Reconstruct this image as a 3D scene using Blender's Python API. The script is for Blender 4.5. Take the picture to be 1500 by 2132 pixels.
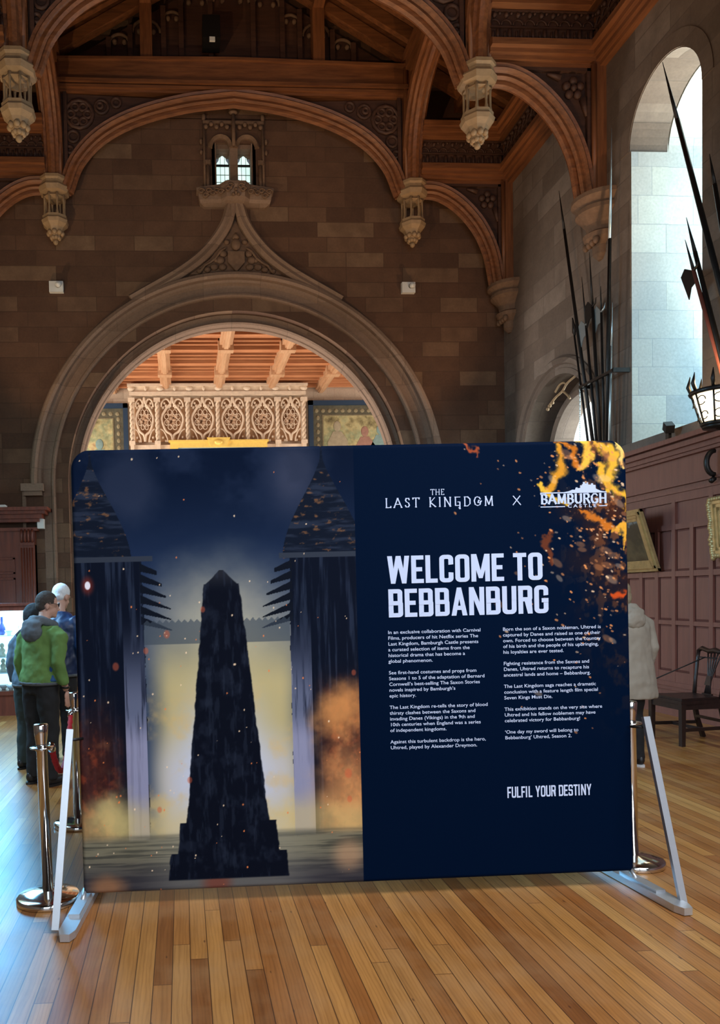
import bpy, bmesh, math, random
import numpy as np
from mathutils import Vector, Matrix
from math import sin, cos, pi, radians as R, sqrt, atan2
random.seed(7)
sc = bpy.context.scene
COL = sc.collection
for o in list(bpy.data.objects): bpy.data.objects.remove(o)

# ------------------------------------------------------------------ camera
def cam_basis(yaw=3.65, pit=-2.0, roll=1.25):
    a, b, r = R(yaw), R(pit), R(roll)
    F = Vector((sin(a)*cos(b), cos(a)*cos(b), sin(b)))
    X = Vector((cos(a), -sin(a), 0)); U = X.cross(F)
    return cos(r)*X - sin(r)*U, sin(r)*X + cos(r)*U, F
CX, CU, CF = cam_basis()
cd = bpy.data.cameras.new('camera'); cam = bpy.data.objects.new('camera', cd); COL.objects.link(cam)
cam.matrix_world = Matrix(((CX.x, CU.x, -CF.x, 0), (CX.y, CU.y, -CF.y, 0), (CX.z, CU.z, -CF.z, 1.68), (0, 0, 0, 1)))
cd.sensor_fit = 'VERTICAL'; cd.sensor_height = 36; cd.lens = 1600/2132*36
cd.shift_x = (750-482)/2132; cd.shift_y = (1296-1066)/2132
cd.clip_start = .05; cd.clip_end = 200
sc.camera = cam

# ------------------------------------------------------------------ world, lights, exposure
vs = sc.view_settings
vs.view_transform = 'Standard'; vs.look = 'None'; vs.gamma = 1; vs.use_curve_mapping = False
vs.exposure = 0.45
w = bpy.data.worlds.new('world'); sc.world = w; w.use_nodes = True
bg = w.node_tree.nodes['Background']; bg.inputs[0].default_value = (.75, .86, 1, 1); bg.inputs[1].default_value = .10

def area(name, loc, target, sx, sy, power, col, spread=180):
    l = bpy.data.lights.new(name, 'AREA'); l.shape = 'RECTANGLE'; l.size = sx; l.size_y = sy
    l.energy = power; l.color = col; l.spread = R(spread)
    o = bpy.data.objects.new(name, l); COL.objects.link(o); o.location = loc
    o.rotation_euler = (Vector(target)-Vector(loc)).to_track_quat('-Z', 'Y').to_euler()
    return o
DAY = (.62, .82, 1.0)
area('daylight_rear_window', (1.5, -5, 4.2), (1.2, 4, 1.2), 7, 5, 320, (.74, .86, 1.0))
area('overhead_front_fill', (3.5, 0.5, 7.5), (1.0, 2.8, 0), 4, 3, 190, (.92, .95, 1.0), 120)  # overhead fill added to brighten the foreground floor, no opening behind it
area('daylight_left_window', (-3.95, 8.3, 4.2), (.6, 9.6, .2), 2.6, 3.6, 260, (.34, .68, 1.0), 110)
area('daylight_left_far_window', (-3.9, 12.9, 3.4), (-1.2, 7.0, 0), 1.8, 3.4, 85, (.14, .55, 1.0), 80)
area('daylight_tall_window', (8.28, 9.9, 5.9), (6.4, 10.0, 5.9), 1.4, 4.6, 82, (.40, .73, 1.0))
area('tall_window_soffit_fill', (8.2, 9.9, 4.3), (7.1, 9.9, 9.2), 1.3, .9, 48, (1.0, .98, .80), 60)  # extra upward fill added at sill level to lighten the arch soffit
area('daylight_bay', (8.7, 12.7, 4.6), (6.4, 13.2, 4.6), 1.8, 1.8, 150, (.85, .95, 1.0))
area('daylight_gallery_left', (-6.8, 19, 4.5), (2, 20.5, 5), 5, 5, 820, (1.0, .95, .88))
area('daylight_gallery_right', (9.2, 18.2, 4.5), (2, 21, 4.5), 4, 5, 360, (1.0, .93, .85))
area('gallery_ceiling_fill', (1.2, 17.5, 1.2), (1.2, 19, 8), 7, 3, 230, (1.0, .93, .85))  # up-facing fill added inside the gallery to light its ceiling, not a window
def spot(name, loc, target, power, col, ang=70, blend=.7, rad=.08):
    l = bpy.data.lights.new(name, 'SPOT'); l.energy = power; l.color = col; l.spot_size = R(ang); l.spot_blend = blend; l.shadow_soft_size = rad
    o = bpy.data.objects.new(name, l); COL.objects.link(o); o.location = loc
    o.rotation_euler = (Vector(target)-Vector(loc)).to_track_quat('-Z', 'Y').to_euler()
WARM = (1.0, .62, .33)
spot('roof_uplight_right', (6.0, 9.4, 3.75), (3.2, 11.4, 10.5), 210, WARM, 80)
spot('roof_uplight_left', (-3.7, 8.4, 3.8), (-1.0, 12.0, 10.4), 330, (1, .72, .42), 80)
spot('roof_uplight_left_near', (-3.6, 4.4, 3.8), (4.6, 12.4, 10.2), 520, (1, .60, .32), 55)
spot('end_wall_fill_right', (6.0, 12.9, 3.8), (2.6, 14.6, 10.2), 150, WARM, 80)  # added spot without a fitting, brightens truss undersides and upper end wall
spot('end_wall_fill_left', (-3.7, 12.9, 3.8), (-.2, 14.6, 10.2), 150, WARM, 80)  # matching added spot on the left, also without a fitting
spot('roof_uplight_near', (3.2, 3.5, 3.0), (4.3, 11.4, 9.4), 120, (1, .80, .50), 22)

# ------------------------------------------------------------------ node material helpers
class NT:
    def __init__(s, name):
        s.m = bpy.data.materials.new(name); s.m.use_nodes = True; s.t = s.m.node_tree; s.n = s.t.nodes
        s.b = s.n['Principled BSDF']; s.out = s.n['Material Output']
    def add(s, typ, **kw):
        nd = s.n.new(typ)
        for k, v in kw.items():
            if k.startswith('i_'):
                key = k[2:]; key = int(key) if key.isdigit() else key.replace('_', ' ')
                nd.inputs[key].default_value = v
            else: setattr(nd, k, v)
        return nd
    def link(s, a, b): s.t.links.new(a, b)
    def math(s, op, a, b=None, c=None):
        nd = s.n.new('ShaderNodeMath'); nd.operation = op
        for i, v in enumerate((a, b, c)):
            if v is None: continue
            if isinstance(v, (int, float)): nd.inputs[i].default_value = v
            else: s.link(v, nd.inputs[i])
        return nd.outputs[0]
    def mix(s, f, a, b, mode='MIX'):
        nd = s.n.new('ShaderNodeMix'); nd.data_type = 'RGBA'; nd.blend_type = mode
        for k, v in ((0, f), (6, a), (7, b)):
            if isinstance(v, (int, float)): nd.inputs[k].default_value = v
            elif isinstance(v, tuple): nd.inputs[k].default_value = (*v, 1) if len(v) == 3 else v
            else: s.link(v, nd.inputs[k])
        return nd.outputs[2]
    def ramp(s, f, stops, interp='LINEAR'):
        nd = s.n.new('ShaderNodeValToRGB'); cr = nd.color_ramp; cr.interpolation = interp
        while len(cr.elements) < len(stops): cr.elements.new(.5)
        for e, (p, c) in zip(cr.elements, stops): e.position = p; e.color = (*c, 1)
        s.link(f, nd.inputs[0]); return nd.outputs[0]
    def pos(s):
        g = s.add('ShaderNodeNewGeometry'); sp = s.add('ShaderNodeSeparateXYZ'); s.link(g.outputs['Position'], sp.inputs[0])
        sn = s.add('ShaderNodeSeparateXYZ'); s.link(g.outputs['Normal'], sn.inputs[0])
        return g, sp.outputs, sn.outputs
    def comb(s, x, y, z):
        nd = s.n.new('ShaderNodeCombineXYZ')
        for i, v in enumerate((x, y, z)):
            if isinstance(v, (int, float)): nd.inputs[i].default_value = v
            else: s.link(v, nd.inputs[i])
        return nd.outputs[0]
    def noise(s, vec, scale, detail=4, rough=.55):
        nd = s.add('ShaderNodeTexNoise'); nd.inputs['Scale'].default_value = scale; nd.inputs['Detail'].default_value = detail; nd.inputs['Roughness'].default_value = rough
        s.link(vec, nd.inputs['Vector']); return nd.outputs[0]
    def bump(s, h, strength=.3, dist=.01):
        nd = s.add('ShaderNodeBump'); nd.inputs['Strength'].default_value = strength; nd.inputs['Distance'].default_value = dist
        s.link(h, nd.inputs['Height']); s.link(nd.outputs[0], s.b.inputs['Normal'])
def lin(c):
    return tuple(((x/255)/12.92 if x/255 <= .04045 else ((x/255+.055)/1.055)**2.4) for x in c)

def stone(name, base, var, mortar, bw=.72, bh=.28, amt=1.0, mort=.008, pale=None):
    k = NT(name); g, p, n = k.pos()
    isx = k.math('GREATER_THAN', k.math('ABSOLUTE', n[0]), .7); isz = k.math('GREATER_THAN', k.math('ABSOLUTE', n[2]), .7)
    u = k.math('ADD', k.math('MULTIPLY', p[0], k.math('SUBTRACT', 1, isx)), k.math('MULTIPLY', p[1], isx))
    v = k.math('ADD', k.math('MULTIPLY', p[2], k.math('SUBTRACT', 1, isz)), k.math('MULTIPLY', p[1], isz))
    br = k.add('ShaderNodeTexBrick', offset=.5, squash=1.5, squash_frequency=3)
    k.link(k.comb(u, v, 0), br.inputs[0])
    br.inputs['Scale'].default_value = 1; br.inputs['Brick Width'].default_value = bw; br.inputs['Row Height'].default_value = bh
    br.inputs['Mortar Size'].default_value = mort; br.inputs['Mortar Smooth'].default_value = .3
    br.inputs['Color1'].default_value = (0, 0, 0, 1); br.inputs['Color2'].default_value = (1, 1, 1, 1); br.inputs['Mortar'].default_value = (.5, .5, .5, 1)
    col = k.ramp(br.outputs[0], [(0, var[0]), (.35, base), (.7, var[1]), (1, pale or var[1])])
    nz = k.noise(g.outputs['Position'], 3.5, 6); nf = k.noise(g.outputs['Position'], 28, 5)
    col = k.mix(k.math('MULTIPLY', nz, .9*amt), col, tuple(c*.45 for c in base), 'MIX')
    col = k.mix(.30, col, k.ramp(nf, [(.3, (.35, .35, .35)), (.7, (1, 1, 1))]), 'MULTIPLY')
    col = k.mix(k.math('MULTIPLY', br.outputs['Fac'], .65), col, mortar)
    k.link(col, k.b.inputs['Base Color']); k.b.inputs['Roughness'].default_value = .85
    k.bump(k.math('ADD', k.math('MULTIPLY', br.outputs['Fac'], -1.0), k.math('MULTIPLY', nf, .35)), .5, .008)
    return k.m
def plain(name, col, rough=.5, metal=0, nscale=0, namt=.3, spec=None, emis=None, estr=0, bump=0, trans=0):
    k = NT(name); k.b.inputs['Base Color'].default_value = (*col, 1); k.b.inputs['Roughness'].default_value = rough; k.b.inputs['Metallic'].default_value = metal
    if spec is not None: k.b.inputs['Specular IOR Level'].default_value = spec
    if nscale:
        tc = k.add('ShaderNodeTexCoord'); nz = k.noise(tc.outputs['Object'], nscale, 5)
        k.link(k.mix(nz, tuple(c*(1-namt) for c in col), tuple(min(1, c*(1+namt)) for c in col)), k.b.inputs['Base Color'])
        if bump: k.bump(nz, bump, .01)
    if emis: k.b.inputs['Emission Color'].default_value = (*emis, 1); k.b.inputs['Emission Strength'].default_value = estr
    if trans: k.b.inputs['Transmission Weight'].default_value = trans
    return k.m
def wood(name, base, dark, sc_=(6, 6, 6), axis=2, rough=.5, contrast=.7):
    k = NT(name); tc = k.add('ShaderNodeTexCoord'); mp = k.add('ShaderNodeMapping'); k.link(tc.outputs['Object'], mp.inputs[0])
    s = [14, 14, 14]; s[axis] = 1.2; mp.inputs['Scale'].default_value = s
    n1 = k.noise(mp.outputs[0], 1.2, 6, .65); n2 = k.noise(tc.outputs['Object'], 1.1, 3)
    col = k.ramp(n1, [(.3, dark), (.72, base)]); col = k.mix(k.math('MULTIPLY', n2, .5), col, dark)
    k.link(col, k.b.inputs['Base Color']); k.b.inputs['Roughness'].default_value = rough; k.bump(n1, .25, .006)
    return k.m
def floor_mat():
    k = NT('pine_floorboards'); g, p, n = k.pos()
    bw, bl = .082, 2.6
    r = k.math('DIVIDE', p[0], bw); row = k.math('FLOOR', r); fr = k.math('SUBTRACT', r, row)
    wn = k.add('ShaderNodeTexWhiteNoise', noise_dimensions='1D'); k.link(row, wn.inputs['W'])
    l = k.math('ADD', k.math('DIVIDE', p[1], bl), k.math('MULTIPLY', wn.outputs['Value'], 9.7)); seg = k.math('FLOOR', l); fl = k.math('SUBTRACT', l, seg)
    w2 = k.add('ShaderNodeTexWhiteNoise', noise_dimensions='2D'); k.link(k.comb(row, seg, 0), w2.inputs['Vector'])
    off = k.math('MULTIPLY', w2.outputs['Value'], 40)
    gv = k.comb(k.math('MULTIPLY', p[0], 26), k.math('ADD', k.math('MULTIPLY', p[1], 1.6), off), off)
    n1 = k.noise(gv, 1.0, 7, .65)
    wv = k.add('ShaderNodeTexWave', wave_type='BANDS', bands_direction='X'); wv.inputs['Scale'].default_value = 5.5; wv.inputs['Distortion'].default_value = 9; wv.inputs['Detail'].default_value = 3; wv.inputs['Detail Scale'].default_value = .8
    k.link(k.comb(k.math('MULTIPLY', p[0], 3.2), k.math('ADD', k.math('MULTIPLY', p[1], .5), off), off), wv.inputs['Vector'])
    col = k.ramp(w2.outputs['Value'], [(0, lin((134, 82, 38))), (.3, lin((170, 114, 58))), (.55, lin((186, 132, 70))), (.8, lin((152, 94, 44))), (1, lin((200, 152, 88)))])
    col = k.mix(.55, col, k.ramp(n1, [(.3, (.42, .36, .30)), (.6, (1, 1, 1))]), 'MULTIPLY')
    col = k.mix(.28, col, k.ramp(wv.outputs[1], [(.0, (.45, .36, .28)), (.5, (1, 1, 1))]), 'MULTIPLY')
    vo = k.add('ShaderNodeTexVoronoi', feature='F1'); vo.inputs['Scale'].default_value = 1
    k.link(k.comb(k.math('MULTIPLY', p[0], 12.2), k.math('MULTIPLY', p[1], 4.2), 0), vo.inputs['Vector'])
    vd = k.math('ADD', vo.outputs['Distance'], k.math('MULTIPLY', n1, .03))
    knot = k.ramp(vd, [(.055, (1, 1, 1)), (.085, (.0, .0, .0))])
    col = k.mix(k.math('MULTIPLY', knot, .75), col, lin((70, 36, 18)))
    nb = k.noise(g.outputs['Position'], 2.3, 5, .6)
    col = k.mix(k.ramp(nb, [(.45, (0, 0, 0)), (.75, (.45, .45, .45))]), col, lin((176, 138, 96)))
    gap = k.math('MAXIMUM', k.math('GREATER_THAN', k.math('ABSOLUTE', k.math('SUBTRACT', fr, .5)), .472), k.math('GREATER_THAN', k.math('ABSOLUTE', k.math('SUBTRACT', fl, .5)), .4992))
    col = k.mix(k.math('MULTIPLY', gap, .8), col, lin((52, 26, 12)))
    k.link(col, k.b.inputs['Base Color'])
    k.link(k.math('ADD', .25, k.math('MULTIPLY', nb, .18)), k.b.inputs['Roughness'])
    k.b.inputs['Specular IOR Level'].default_value = .55
    k.bump(k.math('ADD', k.math('MULTIPLY', gap, -1), k.math('MULTIPLY', n1, .12)), .35, .003)
    return k.m

M = {}
M['end'] = stone('brown_sandstone', (.160, .078, .043), ((.12, .058, .032), (.20, .102, .057)), (.08, .042, .024), .74, .285, pale=(.31, .19, .11))
M['side'] = stone('side_sandstone', (.23, .165, .125), ((.19, .135, .10), (.27, .20, .155)), (.12, .09, .07), .78, .34, pale=(.38, .30, .24))
M['reveal'] = stone('pale_ashlar', (.62, .62, .58), ((.52, .54, .54), (.70, .70, .62)), (.34, .36, .38), .82, .40, amt=.35, mort=.006, pale=(.74, .75, .68))
M['arch'] = stone('arch_stone', (.27, .172, .115), ((.23, .145, .097), (.32, .21, .145)), (.12, .08, .055), 1.1, .52, amt=.5, mort=.005)
M['cream'] = plain('cream_carved_stone', (.62, .48, .34), .8, nscale=9, namt=.3, bump=.2)
M['gallery_wall'] = stone('gallery_stone', (.52, .40, .29), ((.42, .31, .22), (.62, .49, .37)), (.3, .22, .16), .6, .28, amt=.6)
M['carved'] = plain('carved_limestone', (.17, .10, .06), .8, nscale=14, namt=.45, bump=.3)
M['pendant'] = plain('pale_carved_oak', (.36, .235, .125), .6, nscale=12, namt=.35, bump=.25)
M['beam'] = wood('oak_beam', (.36, .135, .048), (.12, .043, .018), axis=0)
M['beamz'] = wood('oak_post', (.38, .145, .052), (.13, .047, .02), axis=2)
M['beamy'] = wood('oak_purlin', (.38, .14, .048), (.13, .047, .02), axis=1)
M['darkwood'] = wood('dark_carved_oak', (.13, .058, .034), (.055, .026, .018), axis=0, rough=.6)
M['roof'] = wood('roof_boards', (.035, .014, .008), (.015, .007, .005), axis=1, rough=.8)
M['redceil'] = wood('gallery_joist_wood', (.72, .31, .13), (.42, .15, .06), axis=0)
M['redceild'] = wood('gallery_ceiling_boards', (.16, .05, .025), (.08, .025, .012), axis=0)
M['beampale'] = wood('gallery_beam_wood', (.70, .42, .24), (.45, .24, .12), axis=1)
M['panel'] = wood('mahogany_panelling', (.26, .098, .072), (.18, .066, .050), axis=2, rough=.45)
M['mahog'] = wood('dark_mahogany', (.26, .065, .032), (.11, .028, .018), axis=2, rough=.35)
M['floor'] = floor_mat()
M['chrome'] = plain('polished_steel', (.72, .71, .69), .10, 1)
M['alu'] = plain('satin_aluminium', (.62, .66, .70), .38, .75, nscale=30, namt=.05)
M['red'] = plain('red_rope', (.55, .015, .03), .7, nscale=60, namt=.3, bump=.6)
M['black'] = plain('black_metal', (.015, .014, .014), .45, .4)
M['iron'] = plain('dark_iron', (.035, .032, .03), .4, .7, nscale=20)
M['steel'] = plain('bright_steel_blade', (.55, .68, .74), .3, .8)
M['redshaft'] = plain('red_wood_shaft', (.20, .05, .03), .6)
M['gold'] = plain('gilded_frame', (.52, .38, .17), .42, .5, nscale=16, namt=.4, bump=.4)
M['white'] = plain('white_plastic', (.78, .78, .74), .5)
M['green'] = plain('green_fleece', (.12, .23, .06), .9, nscale=9, namt=.25, bump=.5)
M['grey'] = plain('grey_hood_cloth', (.11, .13, .15), .9, nscale=8, namt=.35)
M['bluepanel'] = plain('blue_cloth', (.02, .09, .26), .85, nscale=8)
M['navy'] = plain('navy_quilted_nylon', (.010, .028, .085), .45, nscale=7, namt=.5, bump=.5)
M['slate'] = plain('slate_blue_cloth', (.10, .15, .20), .85, nscale=8, namt=.3)
M['blackcloth'] = plain('black_cloth', (.010, .011, .013), .85, nscale=8, namt=.3, bump=.4)
M['greentrouser'] = plain('dark_green_grey_trousers', (.03, .045, .045), .9, nscale=8, bump=.3)
M['beige'] = plain('beige_quilted_coat', (.34, .31, .25), .65, nscale=5, namt=.22, bump=.5)
M['skin'] = plain('skin', (.55, .32, .24), .55, nscale=14, namt=.08)
M['hairdark'] = plain('short_dark_hair', (.045, .035, .028), .8, nscale=50, namt=.5, bump=.5)
M['hairwhite'] = plain('white_hair', (.75, .78, .80), .8, nscale=50, namt=.15, bump=.4)
M['hairblond'] = plain('grey_blond_hair', (.30, .24, .15), .7, nscale=40, namt=.4, bump=.5)
M['shoe'] = plain('black_leather', (.012, .012, .013), .4)
M['sole'] = plain('white_rubber', (.7, .7, .7), .6)
M['lampglass'] = plain('glowing_lantern_glass', (.9, .8, .6), .4, emis=(1, .80, .50), estr=2.4)
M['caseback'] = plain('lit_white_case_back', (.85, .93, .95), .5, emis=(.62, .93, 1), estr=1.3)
def glass_mat(name, tint=(.9, .97, 1)):
    k = NT(name); k.n.remove(k.b); tr = k.add('ShaderNodeBsdfTransparent'); tr.inputs[0].default_value = (*tint, 1)
    gl = k.add('ShaderNodeBsdfGlossy'); gl.inputs['Roughness'].default_value = .03
    mx = k.add('ShaderNodeMixShader'); mx.inputs[0].default_value = .07
    k.link(tr.outputs[0], mx.inputs[1]); k.link(gl.outputs[0], mx.inputs[2]); k.link(mx.outputs[0], k.out.inputs[0]); return k.m
M['glass'] = glass_mat('clear_glass')
M['crystal'] = plain('pale_glassware', (.72, .88, .9), .12, nscale=12, namt=.3, spec=.8)
M['cobalt'] = plain('cobalt_blue_glass', (.03, .07, .30), .15)
M['orange'] = plain('amber_glass', (.62, .24, .03), .2)
M['china'] = plain('white_gilt_china', (.80, .74, .58), .2, nscale=25, namt=.4)
def sky_pane():
    k = NT('daylit_leaded_glass'); k.n.remove(k.b); e = k.add('ShaderNodeEmission')
    g, p, n = k.pos()
    nz = k.noise(g.outputs['Position'], 2.5, 2)
    k.link(k.ramp(nz, [(.35, (.62, .92, .80)), (.65, (.80, .98, .92))]), e.inputs[0]); e.inputs[1].default_value = .85
    k.link(e.outputs[0], k.out.inputs[0]); return k.m
M['sky'] = sky_pane()
def tapestry(name):
    k = NT(name); tc = k.add('ShaderNodeTexCoord'); g, p, n = k.pos()
    n1 = k.noise(g.outputs['Position'], 1.6, 5, .6); n2 = k.noise(g.outputs['Position'], 7, 5, .6)
    col = k.ramp(n1, [(.30, lin((92, 82, 52))), (.42, lin((170, 158, 112))), (.52, lin((140, 146, 110))), (.60, lin((182, 168, 120))), (.72, lin((148, 92, 72)))])
    col = k.mix(.6, col, k.ramp(n2, [(.35, (.45, .42, .35)), (.6, (1, 1, 1))]), 'MULTIPLY')
    k.link(col, k.b.inputs['Base Color']); k.b.inputs['Roughness'].default_value = .9; return k.m
M['tapestry'] = tapestry('woven_tapestry')
M['tapborder'] = plain('tapestry_border', (.085, .075, .045), .9, nscale=9, namt=.75)
M['tapfig'] = plain('tapestry_figure_tan', (.30, .25, .16), .9, nscale=9, namt=.4)
M['tapred'] = plain('tapestry_figure_red', (.27, .14, .10), .9, nscale=9, namt=.4)
M['tapblue'] = plain('tapestry_figure_teal', (.16, .24, .22), .9, nscale=9, namt=.4)
M['bluepaint'] = plain('dark_blue_paint', (.012, .035, .07), .5)
def land():
    k = NT('landscape_painting'); g, p, n = k.pos()
    nz = k.noise(g.outputs['Position'], 4, 6, .65)
    z = k.math('ADD', k.math('MULTIPLY', k.math('SUBTRACT', p[2], 1.95), 1.25), k.math('MULTIPLY', k.math('SUBTRACT', nz, .5), .9))
    col = k.ramp(z, [(.0, (.03, .025, .015)), (.3, (.11, .09, .05)), (.5, (.04, .045, .03)), (.68, (.05, .055, .04)), (.8, (.32, .38, .38)), (1, (.25, .33, .38))])
    k.link(col, k.b.inputs['Base Color']); k.b.inputs['Roughness'].default_value = .3; return k.m
M['landscape'] = land()
M['panetan'] = plain('pale_picture', (.45, .50, .50), .4, nscale=5)

# ------------------------------------------------------------------ mesh builder
ORG = {}
class MB:
    def __init__(s): s.v = []; s.f = []; s.sm = []
    def add(s, vs_, fs_, smooth=False):
        b = len(s.v); s.v += [tuple(v) for v in vs_]
        for f in fs_: s.f.append([b+i for i in f]); s.sm.append(smooth)
        return s
    def box(s, x0, x1, y0, y1, z0, z1):
        v = [(x, y, z) for z in (z0, z1) for y in (y0, y1) for x in (x0, x1)]
        return s.add(v, [(0, 2, 3, 1), (4, 5, 7, 6), (0, 1, 5, 4), (2, 6, 7, 3), (0, 4, 6, 2), (1, 3, 7, 5)])
    def bar(s, a, b, wu, wv, up=(0, 0, 1), ends=None):
        a, b = Vector(a), Vector(b); d = (b-a).normalized(); u = d.cross(Vector(up))
        if u.length < 1e-4: u = d.cross(Vector((1, 0, 0)))
        u.normalize(); v = u.cross(d)
        vs_ = []
        for p in (a, b):
            for i, j in ((-1, -1), (1, -1), (1, 1), (-1, 1)): vs_.append(p+u*wu*.5*i+v*wv*.5*j)
        return s.add(vs_, [(0, 1, 2, 3), (7, 6, 5, 4), (0, 4, 5, 1), (1, 5, 6, 2), (2, 6, 7, 3), (3, 7, 4, 0)])
    def prism(s, pts, ext):
        n = len(pts); e = Vector(ext); a = [Vector(p) for p in pts]
        return s.add(a+[p+e for p in a], [list(range(n)), list(range(2*n-1, n-1, -1))]+[(i, i+n, (i+1) % n+n, (i+1) % n) for i in range(n)])
    def tube(s, pts, r, n=8, closed=False, smooth=True):
        pts = [Vector(p) for p in pts]; m = len(pts); rr = r if isinstance(r, (list, tuple)) else [r]*m
        vs_ = []; up = None
        for i, p in enumerate(pts):
            a = pts[(i-1) % m] if (closed or i > 0) else p; b = pts[(i+1) % m] if (closed or i < m-1) else p
            d = (b-a).normalized()
            if up is None:
                up = Vector((0, 0, 1)) if abs(d.z) < .9 else Vector((1, 0, 0))
            u = d.cross(up).normalized(); v = u.cross(d).normalized(); up = v
            for k in range(n): vs_.append(p+(u*cos(2*pi*k/n)+v*sin(2*pi*k/n))*rr[i])
        fs = []
        for i in range(m if closed else m-1):
            for k in range(n):
                a = i*n+k; b = i*n+(k+1) % n; c = ((i+1) % m)*n+(k+1) % n; d = ((i+1) % m)*n+k; fs.append((a, b, c, d))
        if not closed: fs += [tuple(range(n))[::-1], tuple(range((m-1)*n, m*n))]
        return s.add(vs_, fs, smooth)
    def lathe(s, prof, c, n=24, smooth=True, ph=0, ax=None):
        vs_ = []; c = Vector(c)
        for r, z in prof:
            for k in range(n):
                a = 2*pi*k/n+ph; vs_.append(c+Vector((r*cos(a), r*sin(a), z)))
        fs = [(i*n+k, i*n+(k+1) % n, (i+1)*n+(k+1) % n, (i+1)*n+k) for i in range(len(prof)-1) for k in range(n)]
        fs += [tuple(range(n))[::-1], tuple(range((len(prof)-1)*n, len(prof)*n))]
        return s.add(vs_, fs, smooth)
    def ball(s, c, r, nu=14, nv=10, rot=None):
        rx, ry, rz = r if isinstance(r, (tuple, list)) else (r, r, r); c = Vector(c); vs_ = []
        for j in range(nv+1):
            t = pi*j/nv
            for k in range(nu):
                q = Vector((rx*sin(t)*cos(2*pi*k/nu), ry*sin(t)*sin(2*pi*k/nu), rz*cos(t)))
                if rot: q = rot @ q
                vs_.append(c+q)
        return s.add(vs_, [(j*nu+k, (j+1)*nu+k, (j+1)*nu+(k+1) % nu, j*nu+(k+1) % nu) for j in range(nv) for k in range(nu)], True)
    def sweep(s, path, prof, plane='xz', off=0, closed=False, cap=True, smooth=False):
        """path in plane coords (a,b); prof (n,d): n along the left normal, d along the third axis."""
        m = len(path); vs_ = []; P = [Vector((p[0], p[1])) for p in path]
        for i, p in enumerate(P):
            a = P[i-1] if (i > 0 or closed) else p; b = P[(i+1) % m] if (i < m-1 or closed) else p
            d1 = (p-a); d2 = (b-p)
            if d1.length < 1e-9: d1 = d2
            if d2.length < 1e-9: d2 = d1
            d1.normalize(); d2.normalize(); d = (d1+d2).normalized(); nn = Vector((-d.y, d.x)); kx = 1/max(.4, nn.dot(Vector((-d1.y, d1.x))))
            for q in prof:
                e = p+nn*q[0]*kx; t = off+q[1]
                vs_.append((e.x, t, e.y) if plane == 'xz' else ((t, e.x, e.y) if plane == 'yz' else (e.x, e.y, t)))
        n = len(prof); fs = []
        for i in range(m if closed else m-1):
            for k in range(n): fs.append((i*n+k, i*n+(k+1) % n, ((i+1) % m)*n+(k+1) % n, ((i+1) % m)*n+k))
        if not closed and cap: fs += [tuple(range(n))[::-1], tuple(range((m-1)*n, m*n))]
        return s.add(vs_, fs, smooth)
    def build(s, name, mat, parent=None, fix=True):
        me = bpy.data.meshes.new(name); o = Vector(ORG.get(parent.name, (0, 0, 0))) if parent else Vector((0, 0, 0))
        me.from_pydata([tuple(Vector(v)-o) for v in s.v], [], s.f); me.update()
        me.polygons.foreach_set('use_smooth', s.sm)
        if fix:
            bm = bmesh.new(); bm.from_mesh(me); bmesh.ops.recalc_face_normals(bm, faces=bm.faces); bm.to_mesh(me); bm.free()
        me.materials.append(M[mat] if isinstance(mat, str) else mat)
        ob = bpy.data.objects.new(name, me); COL.objects.link(ob)
        if parent: ob.parent = parent; ORG[ob.name] = tuple(o)
        return ob
def tag(o, label=None, cat=None, group=None, kind=None):
    if label: o['label'] = label
    if cat: o['category'] = cat
    if group: o['group'] = group
    if kind: o['kind'] = kind
    return o
def thing(name, loc, label, cat, group=None):
    o = bpy.data.objects.new(name, None); COL.objects.link(o); o.location = loc; ORG[o.name] = tuple(loc); o.empty_display_size = .1
    return tag(o, label, cat, group)
def struct(o): o['kind'] = 'structure'; return o
def recenter(o, loc):
    """give a single-mesh thing its origin at loc"""
    loc = Vector(loc); o.data.transform(Matrix.Translation(-loc)); o.location = loc; return o
def copy_tree(o, parent=None):
    c = o.copy(); COL.objects.link(c); c.parent = parent
    for ch in [x for x in o.children]: copy_tree(ch, c)
    return c
def arc(cx_, cz, r, a0, a1, n, rz=None):
    rz = rz or r
    return [(cx_+r*cos(R(a0+(a1-a0)*i/n)), cz+rz*sin(R(a0+(a1-a0)*i/n))) for i in range(n+1)]
def smoothpath(pts, n=6):
    out = []; P = [Vector(p) for p in pts]; P = [P[0]*2-P[1]]+P+[P[-1]*2-P[-2]]
    for i in range(1, len(P)-2):
        for k in range(n):
            t = k/n; a, b, c, d = P[i-1:i+3]
            out.append(.5*((2*b)+(c-a)*t+(2*a-5*b+4*c-d)*t*t+(3*b-a-3*c+d)*t**3))
    out.append(P[-2]); return [tuple(p) for p in out]

XC, XR, XL, YE = 1.19, 6.45, -4.07, 14.92
# ------------------------------------------------------------------ shell
struct(MB().box(-7, 10.5, -6, 22.4, -.2, 0).build('floor', 'floor'))
RZ, SL = 13.75, .577
def roofz(dx): return RZ-SL*abs(dx)
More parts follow.
